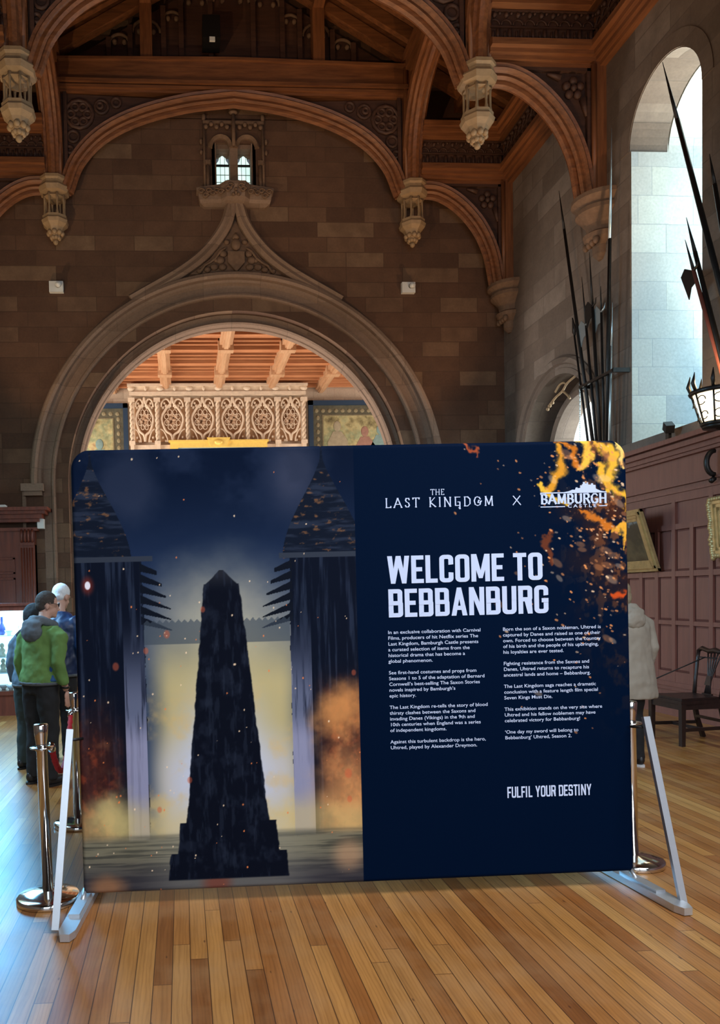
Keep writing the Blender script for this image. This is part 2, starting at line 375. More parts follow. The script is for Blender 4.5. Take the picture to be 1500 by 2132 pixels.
# end wall with great arch and small window hole
ZA, RA = 3.85, 3.3
def endwall():
    b = MB(); T = (0, .53, 0); y = YE
    n = 28
    for s in (-1, 1):
        a = [(XC+s*RA*cos(R(90*i/n)), y, ZA+RA*sin(R(90*i/n))) for i in range(n+1)]
        pts = [(XC+s*RA, y, 0)]+a+[(XC, y, 8.6), (XC+s*6.2, y, 8.6), (XC+s*6.2, y, 0)]
        b.prism(pts, T)
    zt = 10.75
    b.box(XC-6.2, XC-.36, y, y+.53, 8.6, zt); b.box(XC+.36, XC+6.2, y, y+.53, 8.6, zt); b.box(XC-.36, XC+.36, y, y+.53, 8.6, 9.2)
    b.box(XC-.36, XC+.36, y, y+.53, 10.3, zt)
    b.prism([(XC-5.4, y, zt-.01), (XC+5.4, y, zt-.01), (XC+5.4, y, roofz(5.4)+.24), (XC, y, RZ+.24), (XC-5.4, y, roofz(5.4)+.24)], T)
    return b
struct(endwall().build('wall_back', 'end'))
# great arch mouldings: (radius, y)
prof = [(4.0, YE+.02), (4.0, 14.80), (3.96, 14.72), (3.90, 14.70), (3.86, 14.74), (3.85, 14.84), (3.81, 14.86), (3.77, YE-.005), (3.63, YE-.005), (3.60, 14.84), (3.565, 14.83), (3.54, 14.88), (3.52, 15.04), (3.40, 15.10), (3.385, 14.98), (3.35, 14.95), (3.32, 14.99), (3.30, 15.14), (3.25, 15.20), (3.19, 15.22), (3.175, 15.14), (3.15, 15.12), (3.125, 15.16), (3.11, 15.28), (3.09, 15.30), (3.09, 15.45), (3.45, 15.45), (3.45, YE+.02)]
b = MB()
path = [(XC+1, ZA+0.0)]
def lathe_arch(b, prof, a0, a1, n, zc):
    vs_ = []
    for i in range(n+1):
        a = R(a0+(a1-a0)*i/n)
        for r, y in prof: vs_.append((XC+r*cos(a), y, zc+r*sin(a)))
    m = len(prof)
    b.add(vs_, [(i*m+k, i*m+(k+1) % m, (i+1)*m+(k+1) % m, (i+1)*m+k) for i in range(n) for k in range(m)]+[tuple(range(m)), tuple(range(n*m, (n+1)*m))[::-1]])
lathe_arch(b, prof, 0, 180, 64, ZA)
arch_ob = struct(b.build('trim_1', 'arch'))
# jambs below the springing (without the hood)
jp = [q for q in prof[7:]]
b = MB()
for s in (-1, 1):
    b.prism([(XC+s*r, y, 0) for r, y in jp], (0, 0, ZA))
struct(b.build('trim_2', 'arch'))
b = MB()
for s in (-1, 1):
    b.box(*sorted((XC+s*3.74, XC+s*4.16)), 14.72, YE, ZA-.12, ZA+.02); b.box(*sorted((XC+s*3.78, XC+s*4.12)), 14.78, YE, ZA-.2, ZA-.12)
    b.box(*sorted((XC+s*4.10, XC+s*4.16)), 14.84, YE, ZA-1.0, ZA-.1)
struct(b.build('trim_3', 'arch'))
# ogee hood and finial stem
b = MB()
for s in (-1, 1):
    pts = smoothpath([(XC+s*2.0, 7.29), (XC+s*1.77, 7.42), (XC+s*1.03, 7.84), (XC+s*.55, 8.22), (XC+s*.2, 8.68), (XC+s*.055, 9.1)], 6)
    if s > 0: pr = [(.10, .0), (.10, -.14), (.04, -.2), (-.02, -.17), (-.07, -.2), (-.12, -.12), (-.12, .0)]
    else: pr = [(-.10, .0), (-.10, -.14), (-.04, -.2), (.02, -.17), (.07, -.2), (.12, -.12), (.12, .0)]
    b.sweep(pts, pr, 'xz', YE)
struct(b.build('trim_4', 'arch'))
# carved coat of arms in the ogee spandrel
t = thing('carved_coat_of_arms', (XC, YE, 8.0), 'brown stone carving with shield and helm under the pointed hood', 'carving')
b = MB(); b.prism([(XC-.95, YE-.03, 7.82), (XC-.5, YE-.03, 8.1), (XC-.12, YE-.03, 8.6), (XC, YE-.03, 8.85), (XC+.12, YE-.03, 8.6), (XC+.5, YE-.03, 8.1), (XC+.95, YE-.03, 7.82)], (0, .05, 0)); b.build('background_panel', 'carved', t)
b = MB(); b.prism([(XC-.16, YE-.12, 8.22), (XC+.16, YE-.12, 8.22), (XC+.16, YE-.12, 8.02), (XC, YE-.12, 7.84), (XC-.16, YE-.12, 8.02)], (0, .1, 0)); b.build('shield', 'carved', t)
b = MB(); b.ball((XC, YE-.08, 8.36), (.09, .07, .11)); b.lathe([(.03, 0), (.07, .02), (.02, .12)], (XC, YE-.08, 8.46), 10); b.build('helm', 'carved', t)
for s in (-1, 1):
    b = MB()
    for (x, z, r) in ((.24, 8.2, .08), (.30, 8.08, .09), (.26, 7.95, .08), (.42, 7.95, .08), (.55, 7.9, .07), (.70, 7.87, .06), (.17, 8.42, .06), (.38, 8.07, .05)):
        b.ball((XC+s*x, YE-.05, z), (r, .05, r*.8), 8, 6)
    b.tube([(XC+s*(.2+.1*k), YE-.08, 8.3-.09*k+.03*sin(k*2)) for k in range(6)], .025, 6)
    b.build('mantling', 'carved', t)

# side walls
def arch_block(b, x0, x1, y0, y1, zc, ztop, flat):
    """solid above an arched opening from y0..y1 springing at zc"""
    yc, r = (y0+y1)/2, (y1-y0)/2
    pts = [(x0, yc+r*cos(R(180-180*i/24)), zc+r*sin(R(180-180*i/24))) for i in range(25)]
    b.prism([(x0, y0, ztop)]+pts+[(x0, y1, ztop)], (x1-x0, 0, 0))
W = [(9.146, 10.656, 3.68, 7.8), (11.60, 14.10, 3.7, 4.05)]
b = MB()
x0, x1 = XR, XR+.55
ZT = 10.95
cuts = [(-6, 9.146), (10.656, 11.6), (14.10, YE)]
for a, c in cuts: b.box(x0, x1, a, c, 0, ZT)
for (a, c, zs, zc) in W:
    b.box(x0, x1, a, c, 0, zs); arch_block(b, x0, x1, a, c, zc, ZT, 0)
struct(b.build('wall_right', 'side'))
# deep reveal of the tall window (pale ashlar), splayed sill
b = MB(); a, c, zs, zc = W[0]; X2 = XR+1.95
b.box(x1, X2, c, c+.8, 0, ZT); b.box(x1, X2, a-.7, a, 0, ZT); arch_block(b, x1+.02, X2, a, c, zc, ZT-.02, 0)
b.prism([(x0+.01, a, zs-.02), (x0+.01, a, zs+.0), (X2, a, zs+.35), (X2, a, zs-.1)], (0, c-a, 0))
struct(b.build('wall_reveal', 'reveal'))
# thin pale lining where the wall face meets the splay
b = MB(); b.prism([(x0+.015, c-.012, 0+zs), (x1+.01, c-.012, zs), (x1+.01, c-.012, zc), (x0+.015, c-.012, zc)], (0, .01, 0))
struct(b.build('wall_reveal_lining', 'reveal'))
wnd = struct(MB().box(X2-.06, X2, a, a+.06, zs, zc+.7).box(X2-.06, X2, c-.06, c, zs, zc+.7).box(X2-.06, X2, a, c, zs+2.2, zs+2.28).box(X2-.06, X2, (a+c)/2-.04, (a+c)/2+.04, zs, zc+.7).build('window_1', 'arch'))
MB().box(X2, X2+.02, a, c, zs, zc+.8).build('pane', 'sky', wnd)
# stone rim around tall window arch
b = MB(); path = [((a+c)/2+.765*cos(R(t_)), zc+.765*sin(R(t_))) for t_ in range(180, -1, -6)]
b.sweep(path, [(0, .08), (0, -.012), (.2, -.012), (.2, .08)], 'yz', XR)
struct(b.build('trim_5', 'side'))
# bay behind the small arch
a, c, zs, zc = W[1]; yc = (a+c)/2
b = MB(); b.box(x1, XR+3.0, c, c+.7, 0, 6.5); b.box(x1, XR+3.0, a-.6, a, 0, 6.5); arch_block(b, x1, XR+.7, a, c, zc, 6.5, 0); b.box(x0+.01, XR+3.0, a, c, 2.9, zs)
struct(b.build('wall_bay', 'side'))
b = MB(); arch_block(b, XR+.55, XR+.80, a+.25, c-.25, zc-.05, 6.4, 0); b.box(XR+.55, XR+.80, a, a+.25, zs, 6.4); b.box(XR+.55, XR+.80, c-.25, c, zs, 6.4)
b.sweep([(yc+1.0*cos(R(t_)), zc-.05+1.0*sin(R(t_))) for t_ in range(180, -1, -6)], [(0, 0), (0, -.12), (.08, -.16), (.12, -.08), (.2, 0)], 'yz', XR+.55)
struct(b.build('trim_6', 'side'))
b = MB(); b.box(XR+.8, XR+3.0, c-.3, c-.02, zs, 6.5); b.box(XR+.8, XR+3.0, a+.02, a+.3, zs, 6.5); b.box(XR+.81, XR+3.0, a, c, zs-.02, zs+.03); b.box(XR+.81, XR+3, a+.3, c-.3, 5.6, 5.8)
struct(b.build('wall_bay_reveal', 'reveal'))
wnd = struct(MB().box(XR+2.9, XR+3, yc-.05, yc+.05, zs, 5.6).box(XR+2.9, XR+3, a+.3, c-.3, 4.7, 4.76).build('window_2', 'arch'))
MB().box(XR+3.0, XR+3.02, a+.3, c-.3, zs, 5.6).build('pane', 'sky', wnd)
# moulded surround of the small arch
path = [(yc-1.25, 3.6)]+[(yc+1.25*cos(R(t_)), zc+1.25*sin(R(t_))) for t_ in range(180, -1, -6)]+[(yc+1.25, 3.6)]
b = MB(); b.sweep(path, [(0, .5), (0, .12), (.03, .03), (.09, -.01), (.12, .03), (.17, -.035), (.25, -.06), (.29, -.02), (.29, .02), (.1, .5)], 'yz', XR)
struct(b.build('trim_7', 'side'))
# left wall with window recesses where the daylight enters
b = MB(); b.box(XL-.6, XL, -6, 7.2, 0, ZT); b.box(XL-.6, XL, 9.7, 11.7, 0, ZT); b.box(XL-.6, XL, 13.5, YE, 0, ZT)
b.box(XL-.6, XL, 7.2, 9.7, 0, 2.2); b.box(XL-.6, XL, 7.2, 9.7, 6.4, ZT); b.box(XL-.6, XL, 11.7, 13.5, 0, 2.2); b.box(XL-.6, XL, 11.7, 13.5, 6.4, ZT)
struct(b.build('wall_left', 'side'))
for i, (a, c) in enumerate(((7.2, 9.7), (11.7, 13.5))):
    fr = struct(MB().box(XL-.4, XL-.34, a, c, 4.2, 4.28).box(XL-.4, XL-.34, (a+c)/2-.05, (a+c)/2+.05, 2.2, 6.4).build('window_%d' % (i+3), 'arch'))
    MB().box(XL-.46, XL-.44, a, c, 2.2, 6.4).build('pane', 'sky', fr)
# roof
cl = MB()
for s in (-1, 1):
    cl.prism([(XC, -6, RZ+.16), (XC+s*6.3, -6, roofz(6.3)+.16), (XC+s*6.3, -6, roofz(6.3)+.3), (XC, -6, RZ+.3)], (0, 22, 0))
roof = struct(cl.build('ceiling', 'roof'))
for s in (-1, 1):
    for k in range(18):
        y = 14.62-.40*k
        b = MB(); b.bar((XC+s*.02, y, RZ-.03), (XC+s*5.3, y, roofz(5.3)), .11, .22); b.build('rafter', 'beam', roof)
# purlins
for s in (-1, 1):
    for dx in (1.6, 4.4):
        b = MB(); b.box(XC+s*dx-.1, XC+s*dx+.1, -4, 14.9, roofz(dx)-.28, roofz(dx)-.05); b.build('purlin', 'beamy', roof)
b = MB(); b.box(XC-.1, XC+.1, -4, 14.9, RZ-.35, RZ-.05); b.build('ridge_beam', 'beamy', roof)

# ------------------------------------------------------------------ entablature helpers
def ent_profile(b, axis, side, base, a0, a1):
    """moulded cornice; axis 'y': wall at x=base, projecting side (-1 = towards -x)"""
    steps = [(.10, 9.38, 9.44), (.16, 9.44, 9.50), (.22, 9.50, 9.56), (.30, 9.56, 9.65), (.26, 9.65, 9.68), (.30, 10.14, 10.20), (.36, 10.20, 10.27), (.42, 10.27, 10.36)]
    for p, z0, z1 in steps:
        if axis == 'y': b.box(*sorted((base, base+side*p)), a0, a1, z0, z1)
        else: b.box(a0, a1, *sorted((base, base+side*(p+.004))), z0+.003, z1+.003)
def frieze(b, axis, side, base, a0, a1, p=.16):
    if axis == 'y': b.box(*sorted((base, base+side*p)), a0, a1, 9.68, 10.14)
    else: b.box(a0, a1, *sorted((base, base+side*p)), 9.68, 10.14)
    n = max(1, int((a1-a0)/.16)); f = base+side*p
    for i in range(n):
        c_ = a0+(i+.5)*(a1-a0)/n
        def P(u, d, z): return (f+side*d, u, z) if axis == 'y' else (u, f+side*d, z)
        b.tube([P(c_+.05, .015, 9.71), P(c_+.05, .015, 9.86)], .028, 6)
        b.tube([P(c_-.02, .01, 9.73), P(c_-.02, .01, 9.84)], .018, 6)
        pts = [P(c_+.075*cos(R(q)), .02, 9.92+.075*sin(R(q))) for q in range(0, 181, 30)]
        b.tube(pts, .013, 5)
        b.ball(P(c_, .02, 10.06), (.035, .035, .04), 6, 5); b.ball(P(c_+.08, .015, 10.09), (.025, .025, .025), 6, 4)
    for z in (9.69, 9.89, 10.12):
        if axis == 'y': b.box(*sorted((f, f+side*.035)), a0, a1, z-.012, z+.012)
        else: b.box(a0, a1, *sorted((f, f+side*.035)), z-.012, z+.012)
for s, xw, nm in ((-1, XR, 'right'), (1, XL, 'left')):
    b = MB(); ent_profile(b, 'y', s, xw, 4, 14.9); struct(b.build('trim_cornice_'+nm, 'beamy'))
    b = MB(); frieze(b, 'y', s, xw, 7, 14.6); struct(b.build('trim_frieze_'+nm, 'darkwood'))

# ------------------------------------------------------------------ roof truss
def make_truss(Y, label):
    t = thing('roof_truss', (XC, Y, 9.4), label, 'roof truss', 'carved hammerbeam roof trusses')
    PX = 3.36
    RIB = [(-.11, -.045), (-.14, 0), (-.11, .045), (-.05, .05), (-.03, .075), (-.08, .105), (-.05, .14), (.0, .12), (.02, .15), (.05, .18), (.08, .15), (.12, .17), (.12, -.17), (.08, -.15), (.05, -.18), (.02, -.15), (.0, -.12), (-.05, -.14), (-.08, -.105), (-.03, -.075), (-.05, -.05)]
    # central arch
    cpt = smoothpath([(XC-3.14, 9.2), (XC-2.92, 9.72), (XC-2.47, 10.19), (XC-1.80, 10.54), (XC-.90, 10.79), (XC, 10.91)], 5)
    cpt = cpt+[(2*XC-x, z) for x, z in cpt[::-1][1:]]
    b = MB(); b.sweep(cpt, RIB, 'xz', Y); b.build('arched_brace', 'beam', t)
    # tie beam
    b = MB(); tx = PX-.1
    for z0, z1, d in ((10.96, 11.0, .10), (11.0, 11.05, .17), (11.05, 11.08, .12), (11.08, 11.14, .2)): b.box(XC-tx, XC+tx, Y-d, Y+d, z0, z1)
    b.prism([(XC-tx, Y-.11, 11.14), (XC+tx, Y-.11, 11.14), (XC+tx, Y-.11, 11.48), (XC, Y-.11, 11.53), (XC-tx, Y-.11, 11.48)], (0, .22, 0))
    b.prism([(XC-tx, Y-.18, 11.48), (XC, Y-.18, 11.53), (XC+tx, Y-.18, 11.48), (XC+tx, Y-.18, 11.53), (XC, Y-.18, 11.58), (XC-tx, Y-.18, 11.53)], (0, .36, 0))
    b.build('tie_beam', 'beam', t)
    # traceried spandrels of the central arch
    for s in (-1, 1):
        b = MB()
        pts = [(XC+s*3.2, Y, 10.96), (XC+s*3.2, Y, 9.45)]+[(XC+s*x, Y, z) for x, z in ((3.02, 9.78), (2.54, 10.27), (1.86, 10.62), (.95, 10.88))]
        b.prism([(p[0], Y-.02, p[2]) for p in pts], (0, .04, 0))
        def ring(cx_, cz, r, w_=.022):
            b.tube([(cx_+r*cos(R(q)), Y-.04, cz+r*sin(R(q))) for q in range(0, 360, 30)], w_*1.4, 6, closed=True)
        for a_ in range(6): ring(XC+s*2.86+.15*cos(R(60*a_)), 10.58+.15*sin(R(60*a_)), .068)
        ring(XC+s*2.86, 10.58, .25, .028); ring(XC+s*2.45, 10.72, .12); ring(XC+s*2.48, 10.74, .05); ring(XC+s*2.18, 10.80, .08); ring(XC+s*2.98, 10.18, .10); ring(XC+s*3.05, 9.94, .06)
        b.box(*sorted((XC+s*3.08, XC+s*3.14)), Y-.09, Y+.09, 9.5, 10.96)
        b.build('tracery_spandrel', 'darkwood', t)
    # principal rafters and struts
    for s in (-1, 1):
        b = MB(); b.bar((XC, Y, RZ-.12), (XC+s*5.2, Y, roofz(5.2)-.12), .18, .18); b.build('principal_rafter', 'beam', t)
        b = MB(); b.box(XC+s*1.6-.11, XC+s*1.6+.11, Y-.12, Y+.12, 11.5, roofz(1.6)-.2); b.build('strut', 'beamz', t)
    for s in (-1, 1):
        # post
        b = MB(); x = XC+s*PX
        b.box(x-.13, x+.13, Y-.13, Y+.13, 9.2, roofz(PX)-.2)
        for i, j in ((-1, -1), (1, -1), (1, 1), (-1, 1)): b.tube([(x+.13*i, Y+.13*j, 9.25), (x+.13*i, Y+.13*j, roofz(PX)-.2)], .045, 8)
        for i, j in ((0, -1), (0, 1), (1, 0), (-1, 0)): b.tube([(x+.15*i, Y+.15*j, 9.25), (x+.15*i, Y+.15*j, roofz(PX)-.2)], .03, 8)
        b.build('post', 'beamz', t)
        # hammer beam
        xa, xb = sorted((XC+s*(PX+.12), XC+s*5.24)); b = MB(); ent_profile(b, 'x', -1, Y+.0, xa, xb); ent_profile(b, 'x', 1, Y, xa, xb); hb = b.build('hammer_beam', 'beam', t)
        b = MB(); frieze(b, 'x', -1, Y, xa, xb, .15); frieze(b, 'x', 1, Y, xa, xb, .15); b.build('carved_frieze', 'darkwood', t)
        # wall post
        b = MB(); xw = XC+s*5.20; b.box(xw-.12 if s > 0 else xw-.06, xw+.06 if s > 0 else xw+.12, Y-.16, Y+.16, 7.5, 10.3)
        for j in (-1, 1): b.tube([(xw-s*.12, Y+j*.14, 7.5), (xw-s*.12, Y+j*.14, 9.4)], .04, 8)
        b.tube([(xw-s*.14, Y, 7.5), (xw-s*.14, Y, 9.4)], .05, 8); b.build('wall_post', 'beamz', t)
        # wall arch
        pts = smoothpath([(XC+s*3.45, 9.27), (XC+s*3.85, 9.24), (XC+s*4.25, 9.02), (XC+s*4.62, 8.62), (XC+s*4.86, 8.12), (XC+s*4.98, 7.52)], 5)
        pr = RIB if s < 0 else [(-q[0], q[1]) for q in RIB]
        pr = [(-q[0], q[1]) for q in RIB] if s < 0 else RIB
        b = MB(); b.sweep(pts, pr, 'xz', Y); b.build('wall_arch', 'beam', t)
        b = MB(); sp = [(XC+s*3.5, Y-.03, 9.42), (XC+s*5.12, Y-.03, 9.42), (XC+s*5.12, Y-.03, 7.6)]+[(x_, Y-.03, z_) for x_, z_ in pts[::-1][2:]]
        b.prism(sp, (0, .06, 0))
        for q in range(5): b.ball((XC+s*4.80+.11*cos(R(72*q+18)), Y-.07, 9.10+.11*sin(R(72*q+18))), (.065, .05, .065), 8, 6)
        b.ball((XC+s*4.80, Y-.08, 9.10), (.05, .05, .05), 8, 6); b.tube([(XC+s*4.95, Y-.07, 8.95), (XC+s*5.0, Y-.07, 8.7)], [.06, .02], 6); b.tube([(XC+s*4.6, Y-.07, 9.25), (XC+s*4.4, Y-.07, 9.3)], [.05, .02], 6)
        b.box(*sorted((XC+s*5.0, XC+s*5.06)), Y-.1, Y+.1, 8.0, 9.42); b.box(*sorted((XC+s*3.9, XC+s*5.06)), Y-.1, Y+.1, 9.34, 9.40)
        b.build('wall_spandrel', 'darkwood', t)
        # pendant
        pd = MB(); x = XC+s*PX
        pd.lathe([(.16, 9.10), (.27, 9.14), (.30, 9.22), (.27, 9.27), (.27, 9.31), (.30, 9.34), (.30, 9.39), (.22, 9.44), (.14, 9.45)], (x, Y, 0), 8, False, R(22.5))
        pd.lathe([(.10, 9.02), (.21, 9.06), (.16, 9.12)], (x, Y, 0), 8, False, R(22.5))
        cap = pd.build('pendant_cap', 'pendant', t)
        for k in range(8):
            a_ = R(45*k+22.5); c_ = MB(); c_.tube([(x+.185*cos(a_), Y+.185*sin(a_), z_) for z_ in (8.70, 8.76, 8.80, 9.0, 9.10)], [.03, .028, .018, .018, .03], 6); c_.build('colonette', 'pendant', cap)
        bw_ = MB(); bw_.lathe([(.03, 8.32), (.08, 8.36), (.17, 8.52), (.235, 8.58), (.255, 8.64), (.23, 8.68), (.235, 8.72), (.2, 8.73), (.05, 8.74)], (x, Y, 0), 8, False, R(22.5))
        for k in range(8):
            a_ = R(45*k); bw_.ball((x+.12*cos(a_), Y+.12*sin(a_), 8.43), (.05, .05, .05), 7, 5); bw_.ball((x+.07*cos(a_+.3), Y+.07*sin(a_+.3), 8.35), (.04, .04, .04), 7, 5)
        bw_.ball((x, Y, 8.28), .05, 8, 6); bw_.build('pendant_bowl', 'pendant', t)
    return t
tA = make_truss(14.62, 'carved oak hammerbeam truss set against the far end wall above the great arch')
tB = copy_tree(tA); tB.location.y = 11.4; tB['label'] = 'nearer carved oak hammerbeam truss with two pale lit pendants, halfway down the roof'
tC = copy_tree(tA); tC.location.y = 8.1; tC['label'] = 'nearest oak hammerbeam truss, overhead at the top edge of the view'
# corbels
def corbel(Y, s, label):
    xw = XR if s > 0 else XL
    b = MB()
    def half(prof):
        n = 12; vs_ = []
        for r, z in prof:
            for k in range(n+1):
                a = -pi/2+pi*k/n; vs_.append((xw-s*(r*cos(a)*1.0), Y+r*sin(a), z))
        m = n+1
        b.add(vs_, [(i*m+k, i*m+k+1, (i+1)*m+k+1, (i+1)*m+k) for i in range(len(prof)-1) for k in range(n)]+[tuple(range(m)), tuple(range((len(prof)-1)*m, len(prof)*m))[::-1]])
    half([(.05, 6.62), (.12, 6.70), (.13, 6.82), (.24, 6.92), (.26, 6.98), (.20, 7.02), (.22, 7.12), (.30, 7.22), (.36, 7.28), (.36, 7.34), (.32, 7.36), (.38, 7.42), (.42, 7.46), (.42, 7.52), (.3, 7.53)])
    for k in range(4): b.ball((xw-s*.16, Y-.15+.1*k, 6.86), (.05, .05, .06), 7, 5)
    o = b.build('stone_corbel', 'carved'); recenter(o, (xw, Y, 7.5)); return tag(o, label, 'corbel', 'stone corbels under the roof trusses')
corbel(14.62, 1, 'moulded stone corbel in the far right corner under the furthest truss')
corbel(11.4, 1, 'moulded stone corbel on the right wall above the fan of pikes')
corbel(8.1, 1, 'moulded stone corbel on the right wall at the upper right edge of the view')
# longitudinal arcade braces (two quadrants per bay) above the posts
for s in (-1, 1):
    for (ya, yb) in ((14.5, 11.5), (11.3, 8.2)):
        x = XC+s*3.36; ym = (ya+yb)/2
        b = MB()
        q1 = smoothpath([(ya, 9.3), (ya-.06, 9.95), (ya-.3, 10.5), (ya-.75, 10.87), (ym, 11.1)], 5)
        q2 = [(ya+yb-p[0], p[1]) for p in q1][::-1]
        b.sweep(q1+q2[1:], [(-q, w_) for q, w_ in ((-.11, -.06), (-.13, 0), (-.11, .06), (-.05, .08), (-.05, .13), (.02, .15), (.06, .19), (.2, .19), (.2, -.19), (.06, -.19), (.02, -.15), (-.05, -.13), (-.05, -.08))][::1], 'yz', x)
        b.box(x-.14, x+.14, yb-.1, ya+.1, 11.42, 11.66); b.box(x-.18, x+.18, yb-.1, ya+.1, 11.60, 11.72)
        o = b.build('arcade_brace', 'beamy'); recenter(o, (x, ym, 9.3))
        side = 'right' if s > 0 else 'left'; dep = 'between the far truss and the nearer truss' if ya > 12 else 'nearer than the lit pendant'
        tag(o, 'curved oak brace over %s posts, %s' % (side, dep), 'roof brace', 'curved braces running along the hall')
# gable tracery above the far tie beam
t = thing('gable_tracery', (XC, 14.8, 11.5), 'dark oak blind tracery screen filling the gable above the far tie beam', 'screen')
b = MB(); b.prism([(XC-3.4, 14.80, 11.55), (XC+3.4, 14.80, 11.55), (XC+3.0, 14.80, roofz(3.0)-.3), (XC, 14.80, RZ-.3), (XC-3.0, 14.80, roofz(3.0)-.3)], (0, .06, 0)); b.build('screen_panel', 'darkwood', t)
for i, dx in enumerate((-2.3, -1.9, -1.28, -.95, -.4, .4, .95, 1.28, 1.9, 2.3)):
    b = MB(); b.box(XC+dx-.045, XC+dx+.045, 14.70, 14.82, 11.55, roofz(dx)-.35); b.build('mullion', 'darkwood', t)
for x_, w_, z_ in ((-1.11, .16, 12.45), (-.67, .25, 12.75), (0, .34, 12.8), (.67, .25, 12.75), (1.11, .16, 12.45), (-2.1, .18, 12.0), (2.1, .18, 12.0), (-1.6, .26, 12.2), (1.6, .26, 12.2)):
    b = MB(); b.tube([(XC+x_+w_*cos(R(q)), 14.76, z_+w_*.9*sin(R(q))) for q in range(0, 181, 20)], .03, 6); b.ball((XC+x_-w_*.5, 14.76, z_+.02), .05, 7, 5); b.ball((XC+x_+w_*.5, 14.76, z_+.02), .05, 7, 5); b.build('lancet_head', 'carved', t)
t = thing('projector_box', (.78, 14.4, 12.0), 'small black box hanging in the gable above the tie beam', 'equipment box')
MB().box(.62, .94, 14.2, 14.6, 11.75, 12.15).build('housing', 'black', t); MB().box(.74, .84, 14.18, 14.22, 11.68, 11.75).build('bracket', 'white', t)

# ------------------------------------------------------------------ twin window with oriel
win = struct(MB().box(XC-.36, XC+.36, YE+.30, YE+.36, 10.2, 10.4).build('window_5', 'arch'))
for s in (-1, 1):
    cx_ = XC+s*.205
    pts = [(cx_-.125, YE+.25, 9.2), (cx_+.125, YE+.25, 9.2), (cx_+.125, YE+.25, 10.02)]+[(cx_+.10, YE+.25, 10.07), (cx_+.075, YE+.25, 10.1), (cx_+.06, YE+.25, 10.16), (cx_, YE+.25, 10.2), (cx_-.06, YE+.25, 10.16), (cx_-.075, YE+.25, 10.1), (cx_-.10, YE+.25, 10.07), (cx_-.125, YE+.25, 10.02)]
    MB().prism(pts, (0, .01, 0)).build('pane', 'sky', win)
    b = MB()
    for dx in (-.04, .045): b.box(cx_+dx-.004, cx_+dx+.004, YE+.235, YE+.25, 9.2, 10.18)
    for z in (9.3, 9.42, 9.55, 9.69, 9.83): b.box(cx_-.125, cx_+.125, YE+.235, YE+.25, z-.003, z+.003)
    b.box(cx_-.13, cx_+.13, YE+.22, YE+.25, 9.985, 10.02); b.box(cx_-s*.125-.04, cx_-s*.125+.04, YE+.2, YE+.25, 9.66, 9.72)
    b.build('leading', 'black', win)
b = MB()
b.box(XC-.075, XC+.075, YE-.02, YE+.36, 9.1, 10.3)
b.box(XC-.42, XC-.335, YE+.0, YE+.36, 9.1, 10.3); b.box(XC+.335, XC+.42, YE+.0, YE+.36, 9.1, 10.3)
b.box(XC-.4, XC+.4, YE+.05, YE+.36, 10.22, 10.5)
b.build('window_frame', 'arch', win)
b = MB()
for s in (-1, 1):
    b.tube([(XC+s*.50, YE-.06, 9.25), (XC+s*.50, YE-.06, 9.85)], .035, 8); b.box(XC+s*.50-.05, XC+s*.50+.05, YE-.12, YE, 9.85, 9.92)
    b.tube([(XC+s*.56, YE-.05, 9.3), (XC+s*.56, YE-.05, 10.7)], .025, 8)
    b.sweep([(XC+s*.245+.25*cos(R(q)), 10.2+.25*sin(R(q))) for q in range(0, 181, 15)], [(0, .04), (0, -.04), (.04, -.1), (.09, -.05), (.09, .04)], 'xz', YE)
    for k in range(5): b.ball((XC+s*(.12+.1*k), YE-.07, 10.56+.05*(k % 2)), (.045, .04, .045), 7, 5)
    b.ball((XC+s*.56, YE-.05, 10.74), (.04, .04, .08), 7, 6); b.ball((XC+s*.62, YE-.05, 10.3), (.03, .03, .06), 6, 5); b.ball((XC+s*.62, YE-.05, 10.1), (.03, .03, .05), 6, 5)
b.box(XC-.58, XC+.58, YE-.08, YE, 10.62, 10.67)
b.tube([(XC, YE-.09, 10.2), (XC, YE-.09, 10.78)], .035, 8); b.ball((XC, YE-.09, 10.82), (.09, .06, .04), 8, 6)
struct(b.build('trim_8', 'carved'))
t = thing('oriel_balcony', (XC, YE, 9.2), 'carved stone balcony projecting below the twin leaded windows', 'balcony')
b = MB(); n = 20; prof2 = [(.62, .06, 9.04), (.72, .22, 9.12), (.74, .26, 9.18)]
def orib(z, wd, dp, cut=.62):
    return [(XC-wd, YE, z), (XC-wd, YE-dp*.55, z), (XC-wd*.40, YE-dp*.62, z), (XC-wd*.25, YE-dp, z), (XC+wd*.25, YE-dp, z), (XC+wd*.40, YE-dp*.62, z), (XC+wd, YE-dp*.55, z), (XC+wd, YE, z)]
L_ = [orib(9.06, .58, .12), orib(9.10, .66, .26), orib(9.15, .68, .32), orib(9.30, .70, .34), orib(9.31, .73, .37), orib(9.36, .73, .37)]
L_[4] = [(x, y, z+(.05 if abs(x-XC) < .32 else 0)) for x, y, z in L_[4]]; L_[5] = [(x, y, z+(.05 if abs(x-XC) < .32 else 0)) for x, y, z in L_[5]]
vs_ = [p for l in L_ for p in l]; m = 8
b.add(vs_, [(i*m+k, i*m+(k+1) % m, (i+1)*m+(k+1) % m, (i+1)*m+k) for i in range(5) for k in range(m)]+[tuple(range(m)), tuple(range(5*m, 6*m))[::-1]])
b.build('balcony_body', 'arch', t)
for s in (-1, 1):
    for x_, z_ in ((.14, 9.25), (.28, 9.20), (.42, 9.24), (.56, 9.19), (.64, 9.27), (.35, 9.28), (.5, 9.28), (.10, 9.31)):
        b = MB(); yy = YE-.36*.62-.03 if x_ > .28 else YE-.38
        b.tube([(XC+s*x_+.06*cos(R(q))*(1-q/700), yy, z_+.05*sin(R(q))*(1-q/700)) for q in range(0, 420, 40)], .018, 6); b.build('scroll_carving', 'carved', t)
b = MB()
